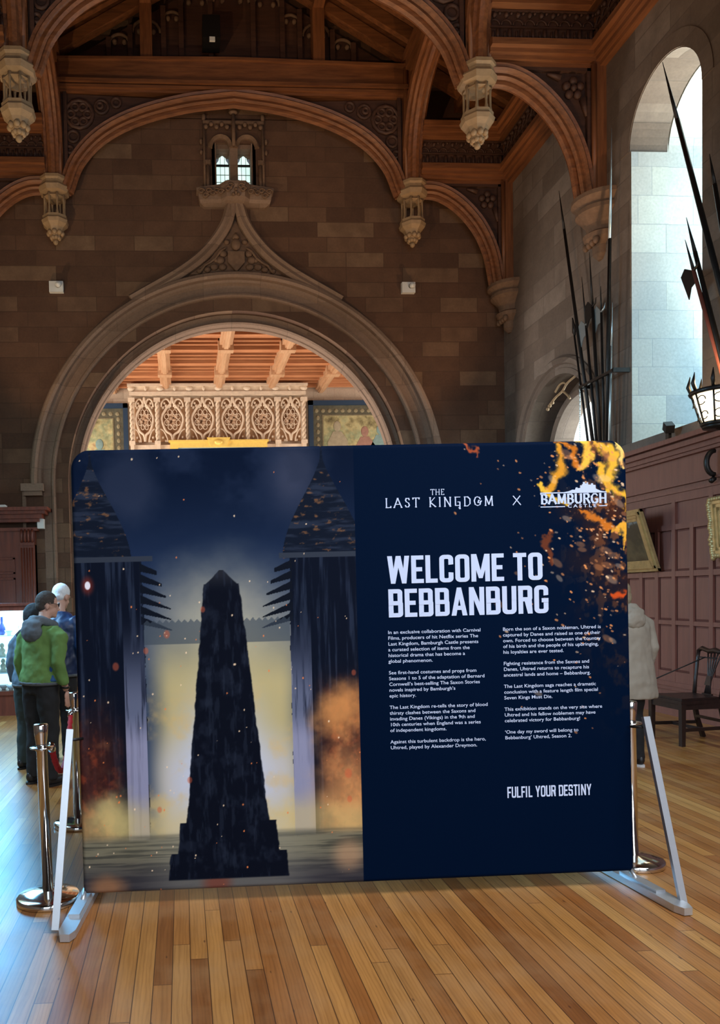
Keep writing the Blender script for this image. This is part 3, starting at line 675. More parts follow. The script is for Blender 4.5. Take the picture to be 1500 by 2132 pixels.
for dx, dz in ((0, 9.19), (-.05, 9.16), (.05, 9.16), (0, 9.25)): b.ball((XC+dx, YE-.37, dz), (.03, .04, .035), 8, 6)
b.build('boss', 'carved', t)

# white sensors on the end wall
def sensor(x, z, label, s):
    t = thing('security_sensor', (x, YE, z), label, 'sensor', 'white sensors on the end wall')
    b = MB(); b.box(x-.13, x+.13, YE-.09, YE, z-.10, z+.10); b.build('housing', 'white', t)
    b = MB(); b.ball((x+s*.04, YE-.1, z+.02), (.045, .05, .045), 10, 8); b.build('lens', 'black', t)
    b = MB(); b.tube([(x+s*.05, YE-.12, z+.02), (x+s*.05, YE-.2, z)], .05, 12); b.build('hood', 'white', t)
sensor(-2.22, 7.56, 'white security sensor left of the pointed hood moulding', 1)
sensor(4.53, 7.57, 'white security sensor right of the pointed hood moulding', 1)

# ------------------------------------------------------------------ gallery beyond the arch
YF = 22.0; ZC = 7.62
b = MB(); b.box(-7, 10, YF, YF+.4, 0, ZC+.3); struct(b.build('wall_gallery_back', 'gallery_wall'))
b = MB(); b.box(-7.3, -7, 15.45, YF+.3, 0, ZC+.3); struct(b.build('wall_gallery_left', 'gallery_wall'))
b = MB(); b.box(9.6, 9.9, 15.45, YF+.3, 0, ZC+.3); struct(b.build('wall_gallery_right', 'gallery_wall'))
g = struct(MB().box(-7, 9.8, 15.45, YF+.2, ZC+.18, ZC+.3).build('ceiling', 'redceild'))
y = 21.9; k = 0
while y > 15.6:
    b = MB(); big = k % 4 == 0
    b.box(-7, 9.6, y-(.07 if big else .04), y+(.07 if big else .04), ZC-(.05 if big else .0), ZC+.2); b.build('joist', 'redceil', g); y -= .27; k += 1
for x_ in (-4.7, -3.24, -1.77, -.30, 1.17, 2.64, 4.11, 5.58, 7.05):
    b = MB(); b.box(x_-.15, x_+.15, 15.45, YF, ZC-.1, ZC+.1); b.box(x_-.09, x_+.09, 15.45, YF, ZC-.17, ZC-.1); b.box(x_-.05, x_+.05, 15.45, YF, ZC-.2, ZC-.16)
    for yy in (18.2, 20.2): b.box(x_-.18, x_+.18, yy-.12, yy+.12, ZC-.222, ZC+.05)
    b.build('main_beam', 'beampale', g)
M['ochrecarve'] = plain('tan_stone_relief', (.40, .25, .15), .85, nscale=9)
M['panelground'] = plain('ochre_stone_ground', (.46, .25, .12), .85, nscale=9)
# overmantel
t = thing('stone_overmantel', (1.14, YF, 0), 'cream carved stone chimneypiece with six ogee traceried panels, seen through the arch', 'fireplace surround')
OX0, OX1 = -1.26, 3.54
b = MB(); b.box(OX0, OX1, YF-.45, YF, 0, 5.9); b.box(OX0, OX1, YF-.30, YF, 5.9, 7.3); b.box(OX0-.05, OX1+.05, YF-.55, YF, 7.25, 7.34); b.box(OX0-.1, OX1+.1, YF-.6, YF, 7.48, 7.55); b.box(OX0, OX1, YF-.5, YF, 7.3, 7.5)
for k in range(13): b.ball((OX0+.4*k, YF-.52, 7.43), (.10 if k % 2 == 0 else .04, .06, .07), 8, 6)
b.build('chimney_breast', 'cream', t)
wds = [.70, .84, .84, .84, .84, .74]; x_ = OX0
for i, wd in enumerate(wds):
    cx_ = x_+wd/2; hw = wd/2-.07; b = MB()
    L2 = lambda pts, r=.03: b.tube([(cx_+p[0]*hw, YF-.42, p[1]) for p in pts], r, 6)
    for s in (-1, 1):
        L2(smoothpath([(0, 7.22), (s*.12, 7.05), (s*.55, 6.86), (s*.86, 6.62), (s*.55, 6.30), (s*.12, 6.18), (0, 6.0)], 4), .035)
        L2(arc(s*.5, 6.95, .38, 0, 180, 8, .22), .028)
        L2(smoothpath([(s*1.0, 6.35), (s*.7, 6.28), (s*.45, 6.1), (s*.4, 5.98)], 4), .022)
        for (u, z, r) in ((.45, 6.98, .06), (.72, 6.94, .05), (.25, 6.94, .04), (.62, 7.06, .04), (.8, 6.12, .04), (.55, 6.02, .04)): b.ball((cx_+s*u*hw, YF-.38, z), (r, .05, r), 7, 5)
    for q in range(8): L2(arc(.5*cos(R(45*q+22)), 6.60+.22*sin(R(45*q+22)), .17, 0, 360, 8, .075), .011)
    b.build('ogee_panel', 'cream', t)
    b = MB(); b.box(cx_-hw, cx_+hw, YF-.32, YF-.30, 6.0, 7.2); b.build('panel_ground', 'panelground', t)
    b = MB()
    for q in range(9): b.ball((cx_+hw*.42*cos(R(40*q))*(.4+.6*(q % 2)), YF-.36, 6.6+.16*sin(R(40*q))), (.08, .06, .05+.02*(q % 3)), 8, 6)
    b.build('heraldic_carving', 'ochrecarve', t)
    x_ += wd
x_ = OX0
for i in range(7):
    b = MB()
    for ph in (0, pi): b.tube([(x_+.03*cos(z*22+ph), YF-.45+.03*sin(z*22+ph), z) for z in np.linspace(5.95, 7.15, 40)], .032, 6)
    b.box(x_-.09, x_+.09, YF-.54, YF-.3, 7.08, 7.18); b.box(x_-.08, x_+.08, YF-.53, YF-.3, 5.9, 6.0); b.build('twisted_column', 'cream', t)
    if i < 6: x_ += wds[i]
b = MB()
for x_ in (OX0+.37, OX1-.37):
    for q in range(4): b.tube([(x_-.24+.16*q+.08*cos(R(a_)), YF-.47, 5.55+.16*sin(R(a_))) for a_ in range(0, 181, 20)], .02, 6)
for x_ in (OX0, OX0+.72, OX1-.76, OX1): b.box(x_-.05, x_+.05, YF-.52, YF-.4, 0, 5.9)
b.build('lower_tracery', 'cream', t)
# gilt framed picture over the mantel
t = thing('gilt_picture', (1.15, YF-.5, 4.6), 'picture in a bright yellow gilt frame whose crested top shows above the banner', 'picture')
b = MB(); b.box(-.22, 2.48, YF-.56, YF-.46, 5.80, 5.98); b.box(-.22, 0, YF-.56, YF-.46, 3.9, 5.8); b.box(2.26, 2.48, YF-.56, YF-.46, 3.9, 5.8); b.box(-.22, 2.48, YF-.56, YF-.46, 3.7, 3.9)
b.box(-.26, 2.52, YF-.6, YF-.46, 5.95, 6.0); gp = plain('bright_gilding', (.85, .58, .13), .4, .2, nscale=14, namt=.2); b.build('frame', gp, t)
b = MB(); b.prism([(.9, YF-.62, 5.82), (1.35, YF-.62, 5.82), (1.45, YF-.62, 6.06), (.80, YF-.62, 6.06)], (0, .1, 0)); b.ball((1.12, YF-.63, 5.93), (.12, .04, .08), 10, 6); b.build('crest', gp, t)
MB().box(-.02, 2.28, YF-.52, YF-.48, 3.88, 5.82).build('canvas', 'landscape', t)
# tapestries
def tapes(x0, x1, z0, z1, label, figs):
    t = thing('framed_tapestry', ((x0+x1)/2, YF, z0), label, 'tapestry', 'large framed tapestries flanking the chimneypiece')
    b = MB(); e = .13
    for q in ((x0-e, x0, z0-e, z1+e), (x1, x1+e, z0-e, z1+e), (x0-e, x1+e, z1, z1+e), (x0-e, x1+e, z0-e, z0)): b.box(q[0], q[1], YF-.14, YF, q[2], q[3])
    b.build('frame', 'bluepaint', t)
    MB().box(x0, x1, YF-.07, YF-.01, z0, z1).build('border', 'tapborder', t)
    b = MB(); q = .07
    for u0, u1, v0, v1 in ((x0+.30, x1-.30, z1-.30, z1-.27), (x0+.27, x0+.30, z0, z1-.27), (x1-.3, x1-.27, z0, z1-.27)): b.box(u0, u1, YF-.082, YF-.07, v0, v1)
    k = x0+.1
    while k < x1-.05: b.ball((k, YF-.07, z1-.15), (.07, .012, .06), 7, 4); k += .19
    k = z0+.1
    while k < z1-.2:
        for xx in (x0+.14, x1-.14): b.ball((xx, YF-.07, k), (.06, .012, .07), 7, 4)
        k += .2
    b.build('floral_border', plain('tapestry_border_motif', (.22, .18, .10), .9, nscale=16, namt=.5), t)
    MB().box(x0+.3, x1-.3, YF-.09, YF-.06, z0+.2, z1-.3).build('scene', 'tapestry', t)
    for (fx, fz, h, mt) in figs:
        b = MB(); b.ball((fx, YF-.095, fz), (.11, .012, .15), 12, 8); b.prism([(fx-.24, YF-.10, fz-h), (fx-.28, YF-.10, fz-.45), (fx-.12, YF-.10, fz-.15), (fx+.12, YF-.10, fz-.14), (fx+.30, YF-.10, fz-.4), (fx+.33, YF-.10, fz-h)], (0, .012, 0)); b.build('woven_figure', mt, t)
tapes(3.86, 7.6, 4.0, 7.05, 'green-brown figured tapestry in a dark blue frame, right of the stone chimneypiece', [(4.55, 6.45, 2.2, 'tapfig'), (5.35, 6.3, 2, 'tapred'), (5.8, 6.35, 2.1, 'tapblue'), (6.5, 6.3, 2, 'tapfig')])
tapes(-5.2, -1.52, 4.0, 7.0, 'green-brown figured tapestry in a dark blue frame, left of the stone chimneypiece', [(-2.2, 6.0, 1.9, 'tapblue'), (-2.75, 5.9, 1.8, 'tapfig'), (-3.4, 6.2, 2, 'tapred')])

# ------------------------------------------------------------------ panelling on the right wall
XP = 6.36
b = MB(); b.box(XP, XR, -4, YE, 0, 3.40)
for p, z0, z1 in ((.03, 2.80, 2.86), (.05, 2.86, 2.90), (.04, 2.95, 2.98), (.06, 3.30, 3.34), (.09, 3.34, 3.40), (.14, 3.40, 3.46), (.10, 3.46, 3.48), (.18, 3.48, 3.54), (.05, .38, .44), (.03, .33, .38), (.05, 0, .2)):
    b.box(XP-p, XR, -4, YE, z0, z1)
pan = struct(b.build('trim_panelling', 'panel'))
ys = np.arange(6.0, 14.8, .352)
b = MB(); F = XP-.035
rows = [(.575, 1.18), (1.235, 1.80), (1.87, 2.40)]
zr = [.44, .575, 1.18, 1.235, 1.80, 1.87, 2.40, 2.47, 2.75, 2.80]
for z0, z1 in ((.44, .575), (1.18, 1.235), (1.80, 1.87), (2.40, 2.47), (2.75, 2.80)): b.box(F, XP, 5.9, YE, z0, z1)
for y in ys: b.box(F-.003, XP, y-.035, y+.035, .44, 2.44)
for y in ys[::2]: b.box(F-.003, XP, y-.035, y+.035, 2.44, 2.78)
b.build('rail', 'panel', pan)
b = MB()
for i, y in enumerate(ys[:-1]):
    for z0, z1 in rows:
        a, c, e0, e1 = y+.035, y+.317, z0, z1
        v = [(XP-.002, a, e0), (XP-.002, c, e0), (XP-.002, c, e1), (XP-.002, a, e1), (XP-.02, a+.03, e0+.03), (XP-.02, c-.03, e0+.03), (XP-.02, c-.03, e1-.03), (XP-.02, a+.03, e1-.03)]
        b.add(v, [(0, 1, 5, 4), (1, 2, 6, 5), (2, 3, 7, 6), (3, 0, 4, 7), (4, 5, 6, 7)])
b.build('raised_panel', 'panel', pan)
MB().box(XR-.08, XR+.01, 8.9, 10.9, 3.52, 3.70).build('stone_ledge', 'side', pan)

# pictures on the right wall
def picture(name, y0, y1, z0, z1, lean, fw, label, mat, ornate=False):
    t = thing(name, (XP-.05, (y0+y1)/2, z0), label, 'picture')
    def P(y, v, d):  # v height along the frame, leaning forward at the top
        return (XP-.06-d-lean*(v-0)/(z1-z0)-.0, y, z0+v)
    H_ = z1-z0
    def slab(b, ya, yb, va, vb, d0, d1):
        q = [P(ya, va, d0), P(yb, va, d0), P(yb, vb, d0), P(ya, vb, d0)]; r = [P(ya, va, d1), P(yb, va, d1), P(yb, vb, d1), P(ya, vb, d1)]
        b.add(q+r, [(0, 1, 2, 3), (7, 6, 5, 4), (0, 4, 5, 1), (1, 5, 6, 2), (2, 6, 7, 3), (3, 7, 4, 0)])
    b = MB()
    for d, e in ((.04, 0), (.06, fw*.25), (.045, fw*.5), (.03, fw*.75)):
        w_ = fw*.25 if e < fw*.7 else fw*.25
        slab(b, y0+e, y0+e+w_, e, H_-e, 0, d); slab(b, y1-e-w_, y1-e, e, H_-e, 0, d); slab(b, y0+e, y1-e, e, e+w_, 0, d); slab(b, y0+e, y1-e, H_-e-w_, H_-e, 0, d)
    if ornate:
        for i in range(26):
            a_ = i/26
            for ya in (y0+.02, y1-.02): b.ball(P(ya+random.uniform(-.015, .015), H_*a_, .05), (.03, .04, .035), 7, 5)
            b.ball(P(y0+(y1-y0)*a_, .02, .05), (.03, .04, .03), 7, 5); b.ball(P(y0+(y1-y0)*a_, H_-.02, .05), (.03, .04, .03), 7, 5)
    b.build('frame', 'gold', t)
    b = MB(); slab(b, y0+fw*.9, y1-fw*.9, fw*.9, H_-fw*.9, .0, .02); b.build('canvas', mat, t)
    b = MB(); slab(b, y0+.02, y1-.02, .02, H_-.02, -.02, 0); b.build('backing', 'black', t)
    return t
picture('landscape_painting', 9.73, 11.1, 1.88, 2.70, .26, .15, 'dark landscape painting in a plain gilt frame tilting off the panelling, behind the coat', 'landscape')
picture('ornate_framed_picture', 7.6, 8.70, 2.00, 2.70, .05, .16, 'pale picture in an ornate carved gilt frame at the right edge above the chair', 'panetan', True)

# ------------------------------------------------------------------ left door case and display case
t = struct(MB().box(-4.05, -2.74, 14.74, YE, 0, 3.0).build('door_1', 'mahog'))
b = MB()
for p, z0, z1 in ((.04, 2.98, 3.04), (.09, 3.14, 3.20), (.15, 3.20, 3.28), (.22, 3.28, 3.34), (.28, 3.34, 3.40)): b.box(-4.05, -2.72+p, 14.72-p, YE, z0, z1)
b.build('door_cornice', 'mahog', t)
b = MB(); b.box(-3.02, -2.74, 14.68, YE, 0, 2.72)
for k in range(5): b.tube([(-2.98+.05*k, 14.68, .2), (-2.98+.05*k, 14.68, 2.66)], .017, 6)
b.build('pilaster', 'mahog', t)
b = MB(); b.box(-3.0, -2.74, 14.66, 14.72, 2.70, 2.76)
for k in range(4): b.tube([(-2.97+.065*k, 14.68-.04*sin(u*pi), 2.76+.24*u) for u in (0, .25, .5, .75, 1)], .024, 6)
b.build('scroll_bracket', 'mahog', t)
b = MB()
for z0, z1 in ((1.45, 2.10), (2.18, 2.48), (.4, 1.35)):
    for x0_, x1_ in ((-3.62, -3.12), (-4.0, -3.72)):
        for q in ((x0_, x1_, z0, z0+.03), (x0_, x1_, z1-.03, z1), (x0_, x0_+.03, z0, z1), (x1_-.03, x1_, z0, z1)): b.box(q[0], q[1], 14.70, 14.74, q[2], q[3])
b.build('door_panel_moulding', 'mahog', t)
t = thing('wall_sensor', (-2.62, 14.6, 3.1), 'small white box sensor beside the mahogany door cornice', 'sensor')
MB().box(-2.68, -2.56, 14.70, 14.86, 3.02, 3.2).build('housing', 'white', t); MB().box(-2.72, -2.66, 14.78, 14.9, 3.08, 3.14).build('bracket', 'black', t)
t = thing('wall_light_fitting', (-3.5, 14.7, 3.43), 'flat white light fitting lying on top of the mahogany door cornice', 'light fitting')
MB().box(-4.0, -3.22, 14.5, 14.7, 3.405, 3.45).build('housing', 'white', t)

CX0, CX1, CY0, CY1 = -4.0, -2.05, 11.35, 11.95
t = thing('display_cabinet', ((CX0+CX1)/2, (CY0+CY1)/2, 0), 'mahogany and glass display cabinet, brightly lit, full of glassware, on the far left', 'cabinet')
b = MB(); b.box(CX0, CX1, CY0, CY1, 0, .32); b.box(CX0, CX1+.02, CY0-.02, CY1, .30, .36); b.box(CX0, CX1, CY0, CY1, 1.53, 1.63); b.box(CX0, CX1+.03, CY0-.03, CY1, 1.60, 1.64)
for x_ in (CX0, CX1-.05): b.box(x_, x_+.05, CY0, CY0+.05, .3, 1.55); b.box(x_, x_+.05, CY1-.05, CY1, .3, 1.55)
b.build('case_frame', 'mahog', t)
b = MB(); b.box(-2.74, -2.69, CY0, CY0+.03, .36, 1.53); b.box(-3.4, -3.35, CY0, CY0+.03, .36, 1.53); b.build('door_stile', 'mahog', t)
MB().box(CX0+.02, CX1-.02, CY1-.03, CY1-.01, .36, 1.53).build('back_panel', 'caseback', t)
for z_ in (.62, .85, 1.17):
    MB().box(CX0+.03, CX1-.03, CY0+.04, CY1-.04, z_-.008, z_).build('shelf', plain('pale_glass_shelf', (.75, .92, .95), .2), t)
MB().box(CX0+.02, CX1-.02, CY0-.004, CY0, .36, 1.53).build('glass_front', 'glass', t)
MB().box(CX1, CX1+.004, CY0+.03, CY1-.03, .36, 1.53).build('glass_side', 'glass', t)
area('cabinet_light', ((CX0+CX1)/2, CY0+.25, 1.51), ((CX0+CX1)/2, CY0+.3, .3), 1.8, .3, 22, (.75, .95, 1))
def pv(prof, mat, name):
    b = MB(); b.lathe(prof, (0, 0, 0), 12); o = b.build(name, mat); return o
kinds = {
 'glass_goblet': (pv([(.035, 0), (.035, .006), (.006, .012), (.006, .07), (.03, .10), (.036, .15), (.03, .155)], 'crystal', 'glass_goblet'), 'clear glass goblet', 'goblet'),
 'glass_bowl': (pv([(.03, 0), (.03, .01), (.05, .03), (.07, .07), (.065, .07)], 'crystal', 'glass_bowl'), 'cut glass bowl', 'bowl'),
 'china_figurine': (pv([(.05, 0), (.06, .02), (.035, .05), (.05, .09), (.02, .13), (.035, .15), (.03, .18), (.008, .2)], 'china', 'china_figurine'), 'white and gilt china ornament', 'ornament'),
 'blue_vase': (pv([(.035, 0), (.06, .04), (.055, .1), (.02, .18), (.02, .26), (.028, .27)], 'cobalt', 'blue_vase'), 'cobalt blue glass vase', 'vase'),
 'tall_glass_vase': (pv([(.04, 0), (.05, .05), (.03, .12), (.02, .24), (.035, .28), (.03, .28)], 'crystal', 'tall_glass_vase'), 'tall pale glass vase', 'vase')}
used = set()
ORD = ['leftmost', 'second', 'third', 'fourth', 'fifth', 'rightmost']
def put(kind, x, y, z, where):
    src, lb, cat = kinds[kind]
    o = src if kind not in used else src.copy()
    if kind in used: COL.objects.link(o)
    used.add(kind); o.location = (x, y, z); tag(o, lb+' '+where, cat, 'ornaments in the lit display cabinet'); o.rotation_euler[2] = x*9
wh = {.36: 'on the cabinet floor', .62: 'on the lowest cabinet shelf', .85: 'on the middle cabinet shelf', 1.17: 'on the top cabinet shelf'}
random.seed(3)
for z_, ks in ((.36, ['glass_bowl', 'glass_goblet', 'glass_bowl']), (.62, ['glass_bowl', 'glass_goblet', 'china_figurine']), (.85, ['china_figurine', 'glass_bowl', 'china_figurine']), (1.17, ['tall_glass_vase', 'glass_bowl', 'glass_goblet'])):
    for i in range(6):
        k = 'blue_vase' if (z_ == 1.17 and i == 1) else ('china_figurine' if z_ == .85 and i in (2, 3) else random.choice(ks))
        put(k, -2.80+.125*i+random.uniform(-.015, .015), CY0+.15+.1*(i % 2), z_+.001, ('at the left end' if i == 0 else 'at the right end' if i == 5 else ORD[i]+' from the left')+' '+wh[z_])

# ------------------------------------------------------------------ right wall fittings
def weapon(name, p0, p1, r, label, head=None, mat='iron', tip=.5):
    t = thing(name, p0, label, 'polearm', 'polearms fanned against the right wall')
    a, c = Vector(p0), Vector(p1); d = (c-a).normalized(); Ln = (c-a).length
    m = a+d*(Ln-tip)
    b = MB(); b.tube([a, a+d*(Ln-tip)*.5, m], [r, r, r*.8], 8); b.build('shaft', mat, t)
    side = Vector((0, d.z, -d.y)).normalized()
    b = MB()
    if head == 'leaf': b.prism([m-side*.01, m+d*.08-side*.055, m+d*.3, m+d*.08+side*.055, m+side*.01], (.015, 0, 0)); b.tube([m, m+d*.3], [.014, .003], 6)
    else: b.tube([m, m+d*tip*.5, c], [r*.75, r*.45, .003], 6)
    b.build('spike', 'iron' if head != 'bright' else 'steel', t)
    if head in ('axe', 'axe2'):
        mt = 'steel' if head == 'axe' else 'iron'
        b = MB(); q = m-d*.02
        b.prism([q-side*0, q+side*.13+d*.13, q+side*.22+d*.08, q+side*.19-d*.26, q+side*.11-d*.15, q-d*.14], (.012, 0, 0)); b.build('axe_blade', mt, t)
        b = MB(); b.tube([q, q-side*.08+d*.02, q-side*.11+d*.09], [.02, .015, .004], 6); b.build('back_fluke', mt, t)
    return t
G = 6.28
weapon('pike', (G, 11.26, 3.45), (G-.05, 12.253, 8.09), .027, 'long black pike leaning furthest left in the fan on the right wall', tip=.7)
weapon('spear', (G, 11.40, 3.45), (G-.05, 11.868, 5.956), .018, 'black spear with a broad leaf-shaped head, leftmost and short in the fan', head='leaf', tip=.33)
weapon('halberd', (G, 11.20, 3.45), (G-.03, 11.60, 6.45), .022, 'halberd with a pale blade, second axe-like head from the left in the fan', head='axe', tip=.75)
weapon('boar_spear', (G, 11.12, 3.45), (G-.06, 11.321, 6.70), .026, 'dark polearm with a long needle spike and hooks in the middle of the fan', head='axe2', tip=.8)
weapon('halberd', (G, 11.04, 3.45), (G-.03, 11.07, 6.1), .020, 'halberd with a pale blade just left of the tallest upright pike', head='axe', tip=.35)
weapon('tall_pike', (G, 11.0, 3.45), (G-.05, 10.731, 8.17), .030, 'tallest upright pike with a bright steel tip at the right of the fan', head='bright', tip=1.5)
weapon('lance', (G, 10.93, 3.45), (G-.03, 10.763, 5.75), .018, 'slender shiny lance at the far right of the fan', head='bright', tip=.6, mat='steel')
t = thing('weapon_bracket', (G, 11.1, 4.77), 'flat iron bar strapping the fan of polearms to the right wall', 'bracket')
MB().box(6.19, 6.23, 10.68, 11.60, 4.75, 4.79).build('bar', 'iron', t); MB().box(6.2, XR, 10.66, 10.70, 4.74, 4.80).box(6.2, XR, 11.56, 11.60, 4.74, 4.80).build('wall_hook', 'iron', t)
weapon('pike', (G, 8.1, 3.6), (G-.1, 9.50, 8.25), .033, 'long dark pike slanting across the tall bright window', tip=.9)
weapon('spiked_pike', (G, 8.35, 3.6), (G-.05, 9.12, 6.15), .03, 'dark pike whose thin tip just crosses the right side of the tall window', tip=.5)
weapon('partisan', (G, 8.45, 3.8), (G-.1, 9.07, 5.86), .026, 'halberd with dark pierced axe blade and red shaft beside the tall window', head='axe2', mat='redshaft', tip=.42)
weapon('pike', (G, 8.1, 3.6), (G-.02, 8.75, 6.7), .03, 'dark pike nearest the right edge of the view', tip=.4)

def lantern():
    c = Vector((6.02, 8.28, 3.43)); t = thing('wall_lantern', c, 'glowing wrought iron basket lantern with spikes on the panelling cornice', 'lamp')
    tilt = 0
    b = MB(); b.lathe([(.14, .06), (.24, .38), (.22, .38), (.12, .06)], c, 24); b.build('glass_shade', 'lampglass', t)
    b = MB(); b.tube([c+Vector((.26*cos(R(q)), .26*sin(R(q)), .40)) for q in range(0, 360, 15)], .028, 6, closed=True); b.build('rim', 'iron', t); b = MB(); b.tube([c+Vector((.15*cos(R(q)), .15*sin(R(q)), .05)) for q in range(0, 360, 15)], .024, 6, closed=True)
    b.build('rim', 'iron', t); b = MB(); b.lathe([(.15, .0), (.16, .03), (.1, .05)], c, 16); b.build('base_plate', 'iron', t)
    for q in range(0, 360, 45):
        a_ = R(q); b = MB(); b.tube([c+Vector(((.16+.10*u)*cos(a_), (.16+.10*u)*sin(a_), .05+.35*u)) for u in (0, .5, 1)], .010, 6)
        for z_, r_ in ((.14, .045), (.30, .05)):
            rr = .165+.10*(z_-.05)/.35
            b.tube([c+Vector((rr*cos(a_+.22+.22*cos(R(w_))), rr*sin(a_+.22+.22*cos(R(w_))), z_+r_*sin(R(w_)))) for w_ in range(0, 340, 30)], .006, 5)
        b.build('scrollwork', 'iron', t)
        b = MB(); b.tube([c+Vector((.26*cos(a_), .26*sin(a_), .42)), c+Vector((.29*cos(a_), .29*sin(a_), .50)), c+Vector((.27*cos(a_), .27*sin(a_), .62))], [.018, .022, .003], 6); b.build('spike', 'iron', t)
    MB().bar(c+Vector((0, 0, .02)), (XR, c.y, c.z-.1), .05, .05).build('wall_bracket', 'iron', t)
    l = bpy.data.lights.new('lantern_bulb', 'POINT'); l.energy = 22; l.color = (1, .7, .35); l.shadow_soft_size = .1; o = bpy.data.objects.new('lantern_bulb', l); COL.objects.link(o); o.location = c+Vector((0, 0, .55))
lantern()
t = thing('spotlight', (6.25, 9.45, 3.55), 'small black spotlight standing on the ledge under the tall window', 'spotlight')
MB().bar((6.22, 9.42, 3.66), (6.27, 9.56, 3.74), .10, .10).build('lamp_head', 'black', t); MB().box(6.23, 6.27, 9.47, 9.53, 3.54, 3.66).build('stand', 'black', t)
t = thing('scroll_bracket', (6.3, 8.55, 3.1), 'dark curled iron bracket on the panelling frieze at the right edge', 'bracket')
b = MB(); b.tube([(6.30-.10*sin(R(q)), 8.72, 3.12+.14*cos(R(q))) for q in range(0, 200, 20)], .03, 6); b.tube([(6.30, 8.72, 2.94), (6.25, 8.72, 2.90)], .03, 6); b.build('curl', 'iron', t)
# hanging chain and iron bracket in the small arch
t = thing('hanging_chain', (6.7, 12.3, 5.2), 'thin chain hanging in the small arch of the right wall', 'chain')
b = MB()
for k in range(34):
    z_ = 5.18-k*.037; h_ = .021
    b.tube([(6.7+(.012*cos(R(q)) if k % 2 else 0), 12.52+(0 if k % 2 else .012*cos(R(q))), z_+h_*sin(R(q))) for q in range(0, 360, 60)], .004, 5, closed=True)
b.build('chain_links', 'steel', t)
b = MB(); b.tube([(6.7, 12.52+.05*cos(R(q)), 3.86+.05*sin(R(q))) for q in range(0, 360, 30)], .008, 5, closed=True); b.build('ring', 'steel', t)
t = thing('iron_scroll_bracket', (6.6, 13.1, 5.2), 'pale scrolled branch-like bracket under the crown of the small arch', 'bracket')
b = MB()
for pts_, r_ in (([(13.45, 4.93), (13.2, 5.02), (12.95, 5.07), (12.78, 5.16), (12.45, 5.21)], .02), ([(12.95, 5.07), (12.86, 5.02), (12.74, 4.93), (12.70, 4.88)], .02), ([(13.2, 5.12), (13.05, 5.2), (12.9, 5.2), (12.8, 5.14)], .018)):
    b.tube([(6.62, y, z) for y, z in smoothpath(pts_, 4)], r_, 7)
for y, z in ((13.4, 4.93), (13.3, 4.96), (13.48, 4.89)): b.ball((6.62, y, z), .032, 7, 5)
b.build('scroll', 'pendant', t)

# ------------------------------------------------------------------ chair
def side_chair(loc, rot):
    t = thing('dining_chair', (0, 0, 0), 'dark antique dining chair with pierced back splat standing by the panelling on the right', 'chair')
    b = MB(); b.prism([(-.25, -.22, .44), (.25, -.26, .44), (.25, .26, .44), (-.25, .22, .44)], (0, 0, .035)); b.prism([(-.23, -.2, .475), (.23, -.24, .475), (.23, .24, .475), (-.23, .2, .475)], (0, 0, .025)); b.box(-.24, .24, -.23, .23, .38, .44); b.build('seat', 'mahogdark', t)
    for y in (-.24, .24): b = MB(); b.prism([(.20, y-.025, .44), (.25, y-.025, .44), (.245, y-.025, 0), (.205, y-.025, 0)], (0, .05, 0)); b.build('leg', 'mahogdark', t)
    for y in (-.2, .2): b = MB(); b.sweep([(-.36, 0), (-.29, .2), (-.24, .44)], [(-.02, -.02), (.02, -.02), (.02, .02), (-.02, .02)], 'xz', y); b.build('leg', 'mahogdark', t)
    b = MB()
    for y in (-.24, .24):
        ys_ = y*.85; b.bar((-.27, ys_, .17), (.22, y, .17), .022, .035)
    b.bar((0, -.22, .17), (0, .22, .17), .022, .035); b.bar((-.27, -.2, .24), (-.27, .2, .24), .02, .03); b.build('stretcher', 'mahogdark', t)
    for s in (-1, 1):
        b = MB(); b.tube([(-.245, s*.195, .44), (-.27, s*.205, .65), (-.32, s*.235, .88), (-.345, s*.25, .96)], [.022, .018, .018, .02], 8); b.build('back_post', 'mahogdark', t)
    b = MB(); b.tube([(-.345, -.25, .96), (-.35, -.20, .985), (-.34, -.08, .96), (-.345, 0, .975), (-.34, .08, .96), (-.35, .20, .985), (-.345, .25, .96)], [.018, .026, .026, .032, .026, .026, .018], 8); b.build('crest_rail', 'mahogdark', t)
    b = MB()
    for k in (-2, -1, 0, 1, 2): b.tube([(-.25, k*.022, .49), (-.265, k*.012, .62), (-.285, k*.016, .70), (-.315, k*.035, .85), (-.34, k*.05, .95)], .008, 6)
    b.prism([(-.262, -.045, .60), (-.262, .045, .60), (-.28, .03, .70), (-.28, -.03, .70)], (.014, 0, 0)); b.box(-.262, -.24, -.07, .07, .475, .51); b.build('back_splat', 'mahogdark', t)
    t.rotation_euler = (0, 0, rot); t.location = loc
    return t
M['mahogdark'] = wood('very_dark_mahogany', (.035, .016, .012), (.014, .008, .007), axis=2, rough=.35)
side_chair((5.40, 7.92, 0), R(183))
t = thing('rope', (5.35, 8.0, .95), 'thin dark cord strung slantwise down from the back of the dining chair', 'cord')
b = MB(); b.tube([(5.68, 8.0, .90), (5.25, 8.3, .62), (4.95, 8.5, .42)], .007, 5); b.build('cord', 'black', t); MB().bar((5.66, 8.1, .895), (5.70, 7.85, .895), .012, .012).build('tie', 'black', t)

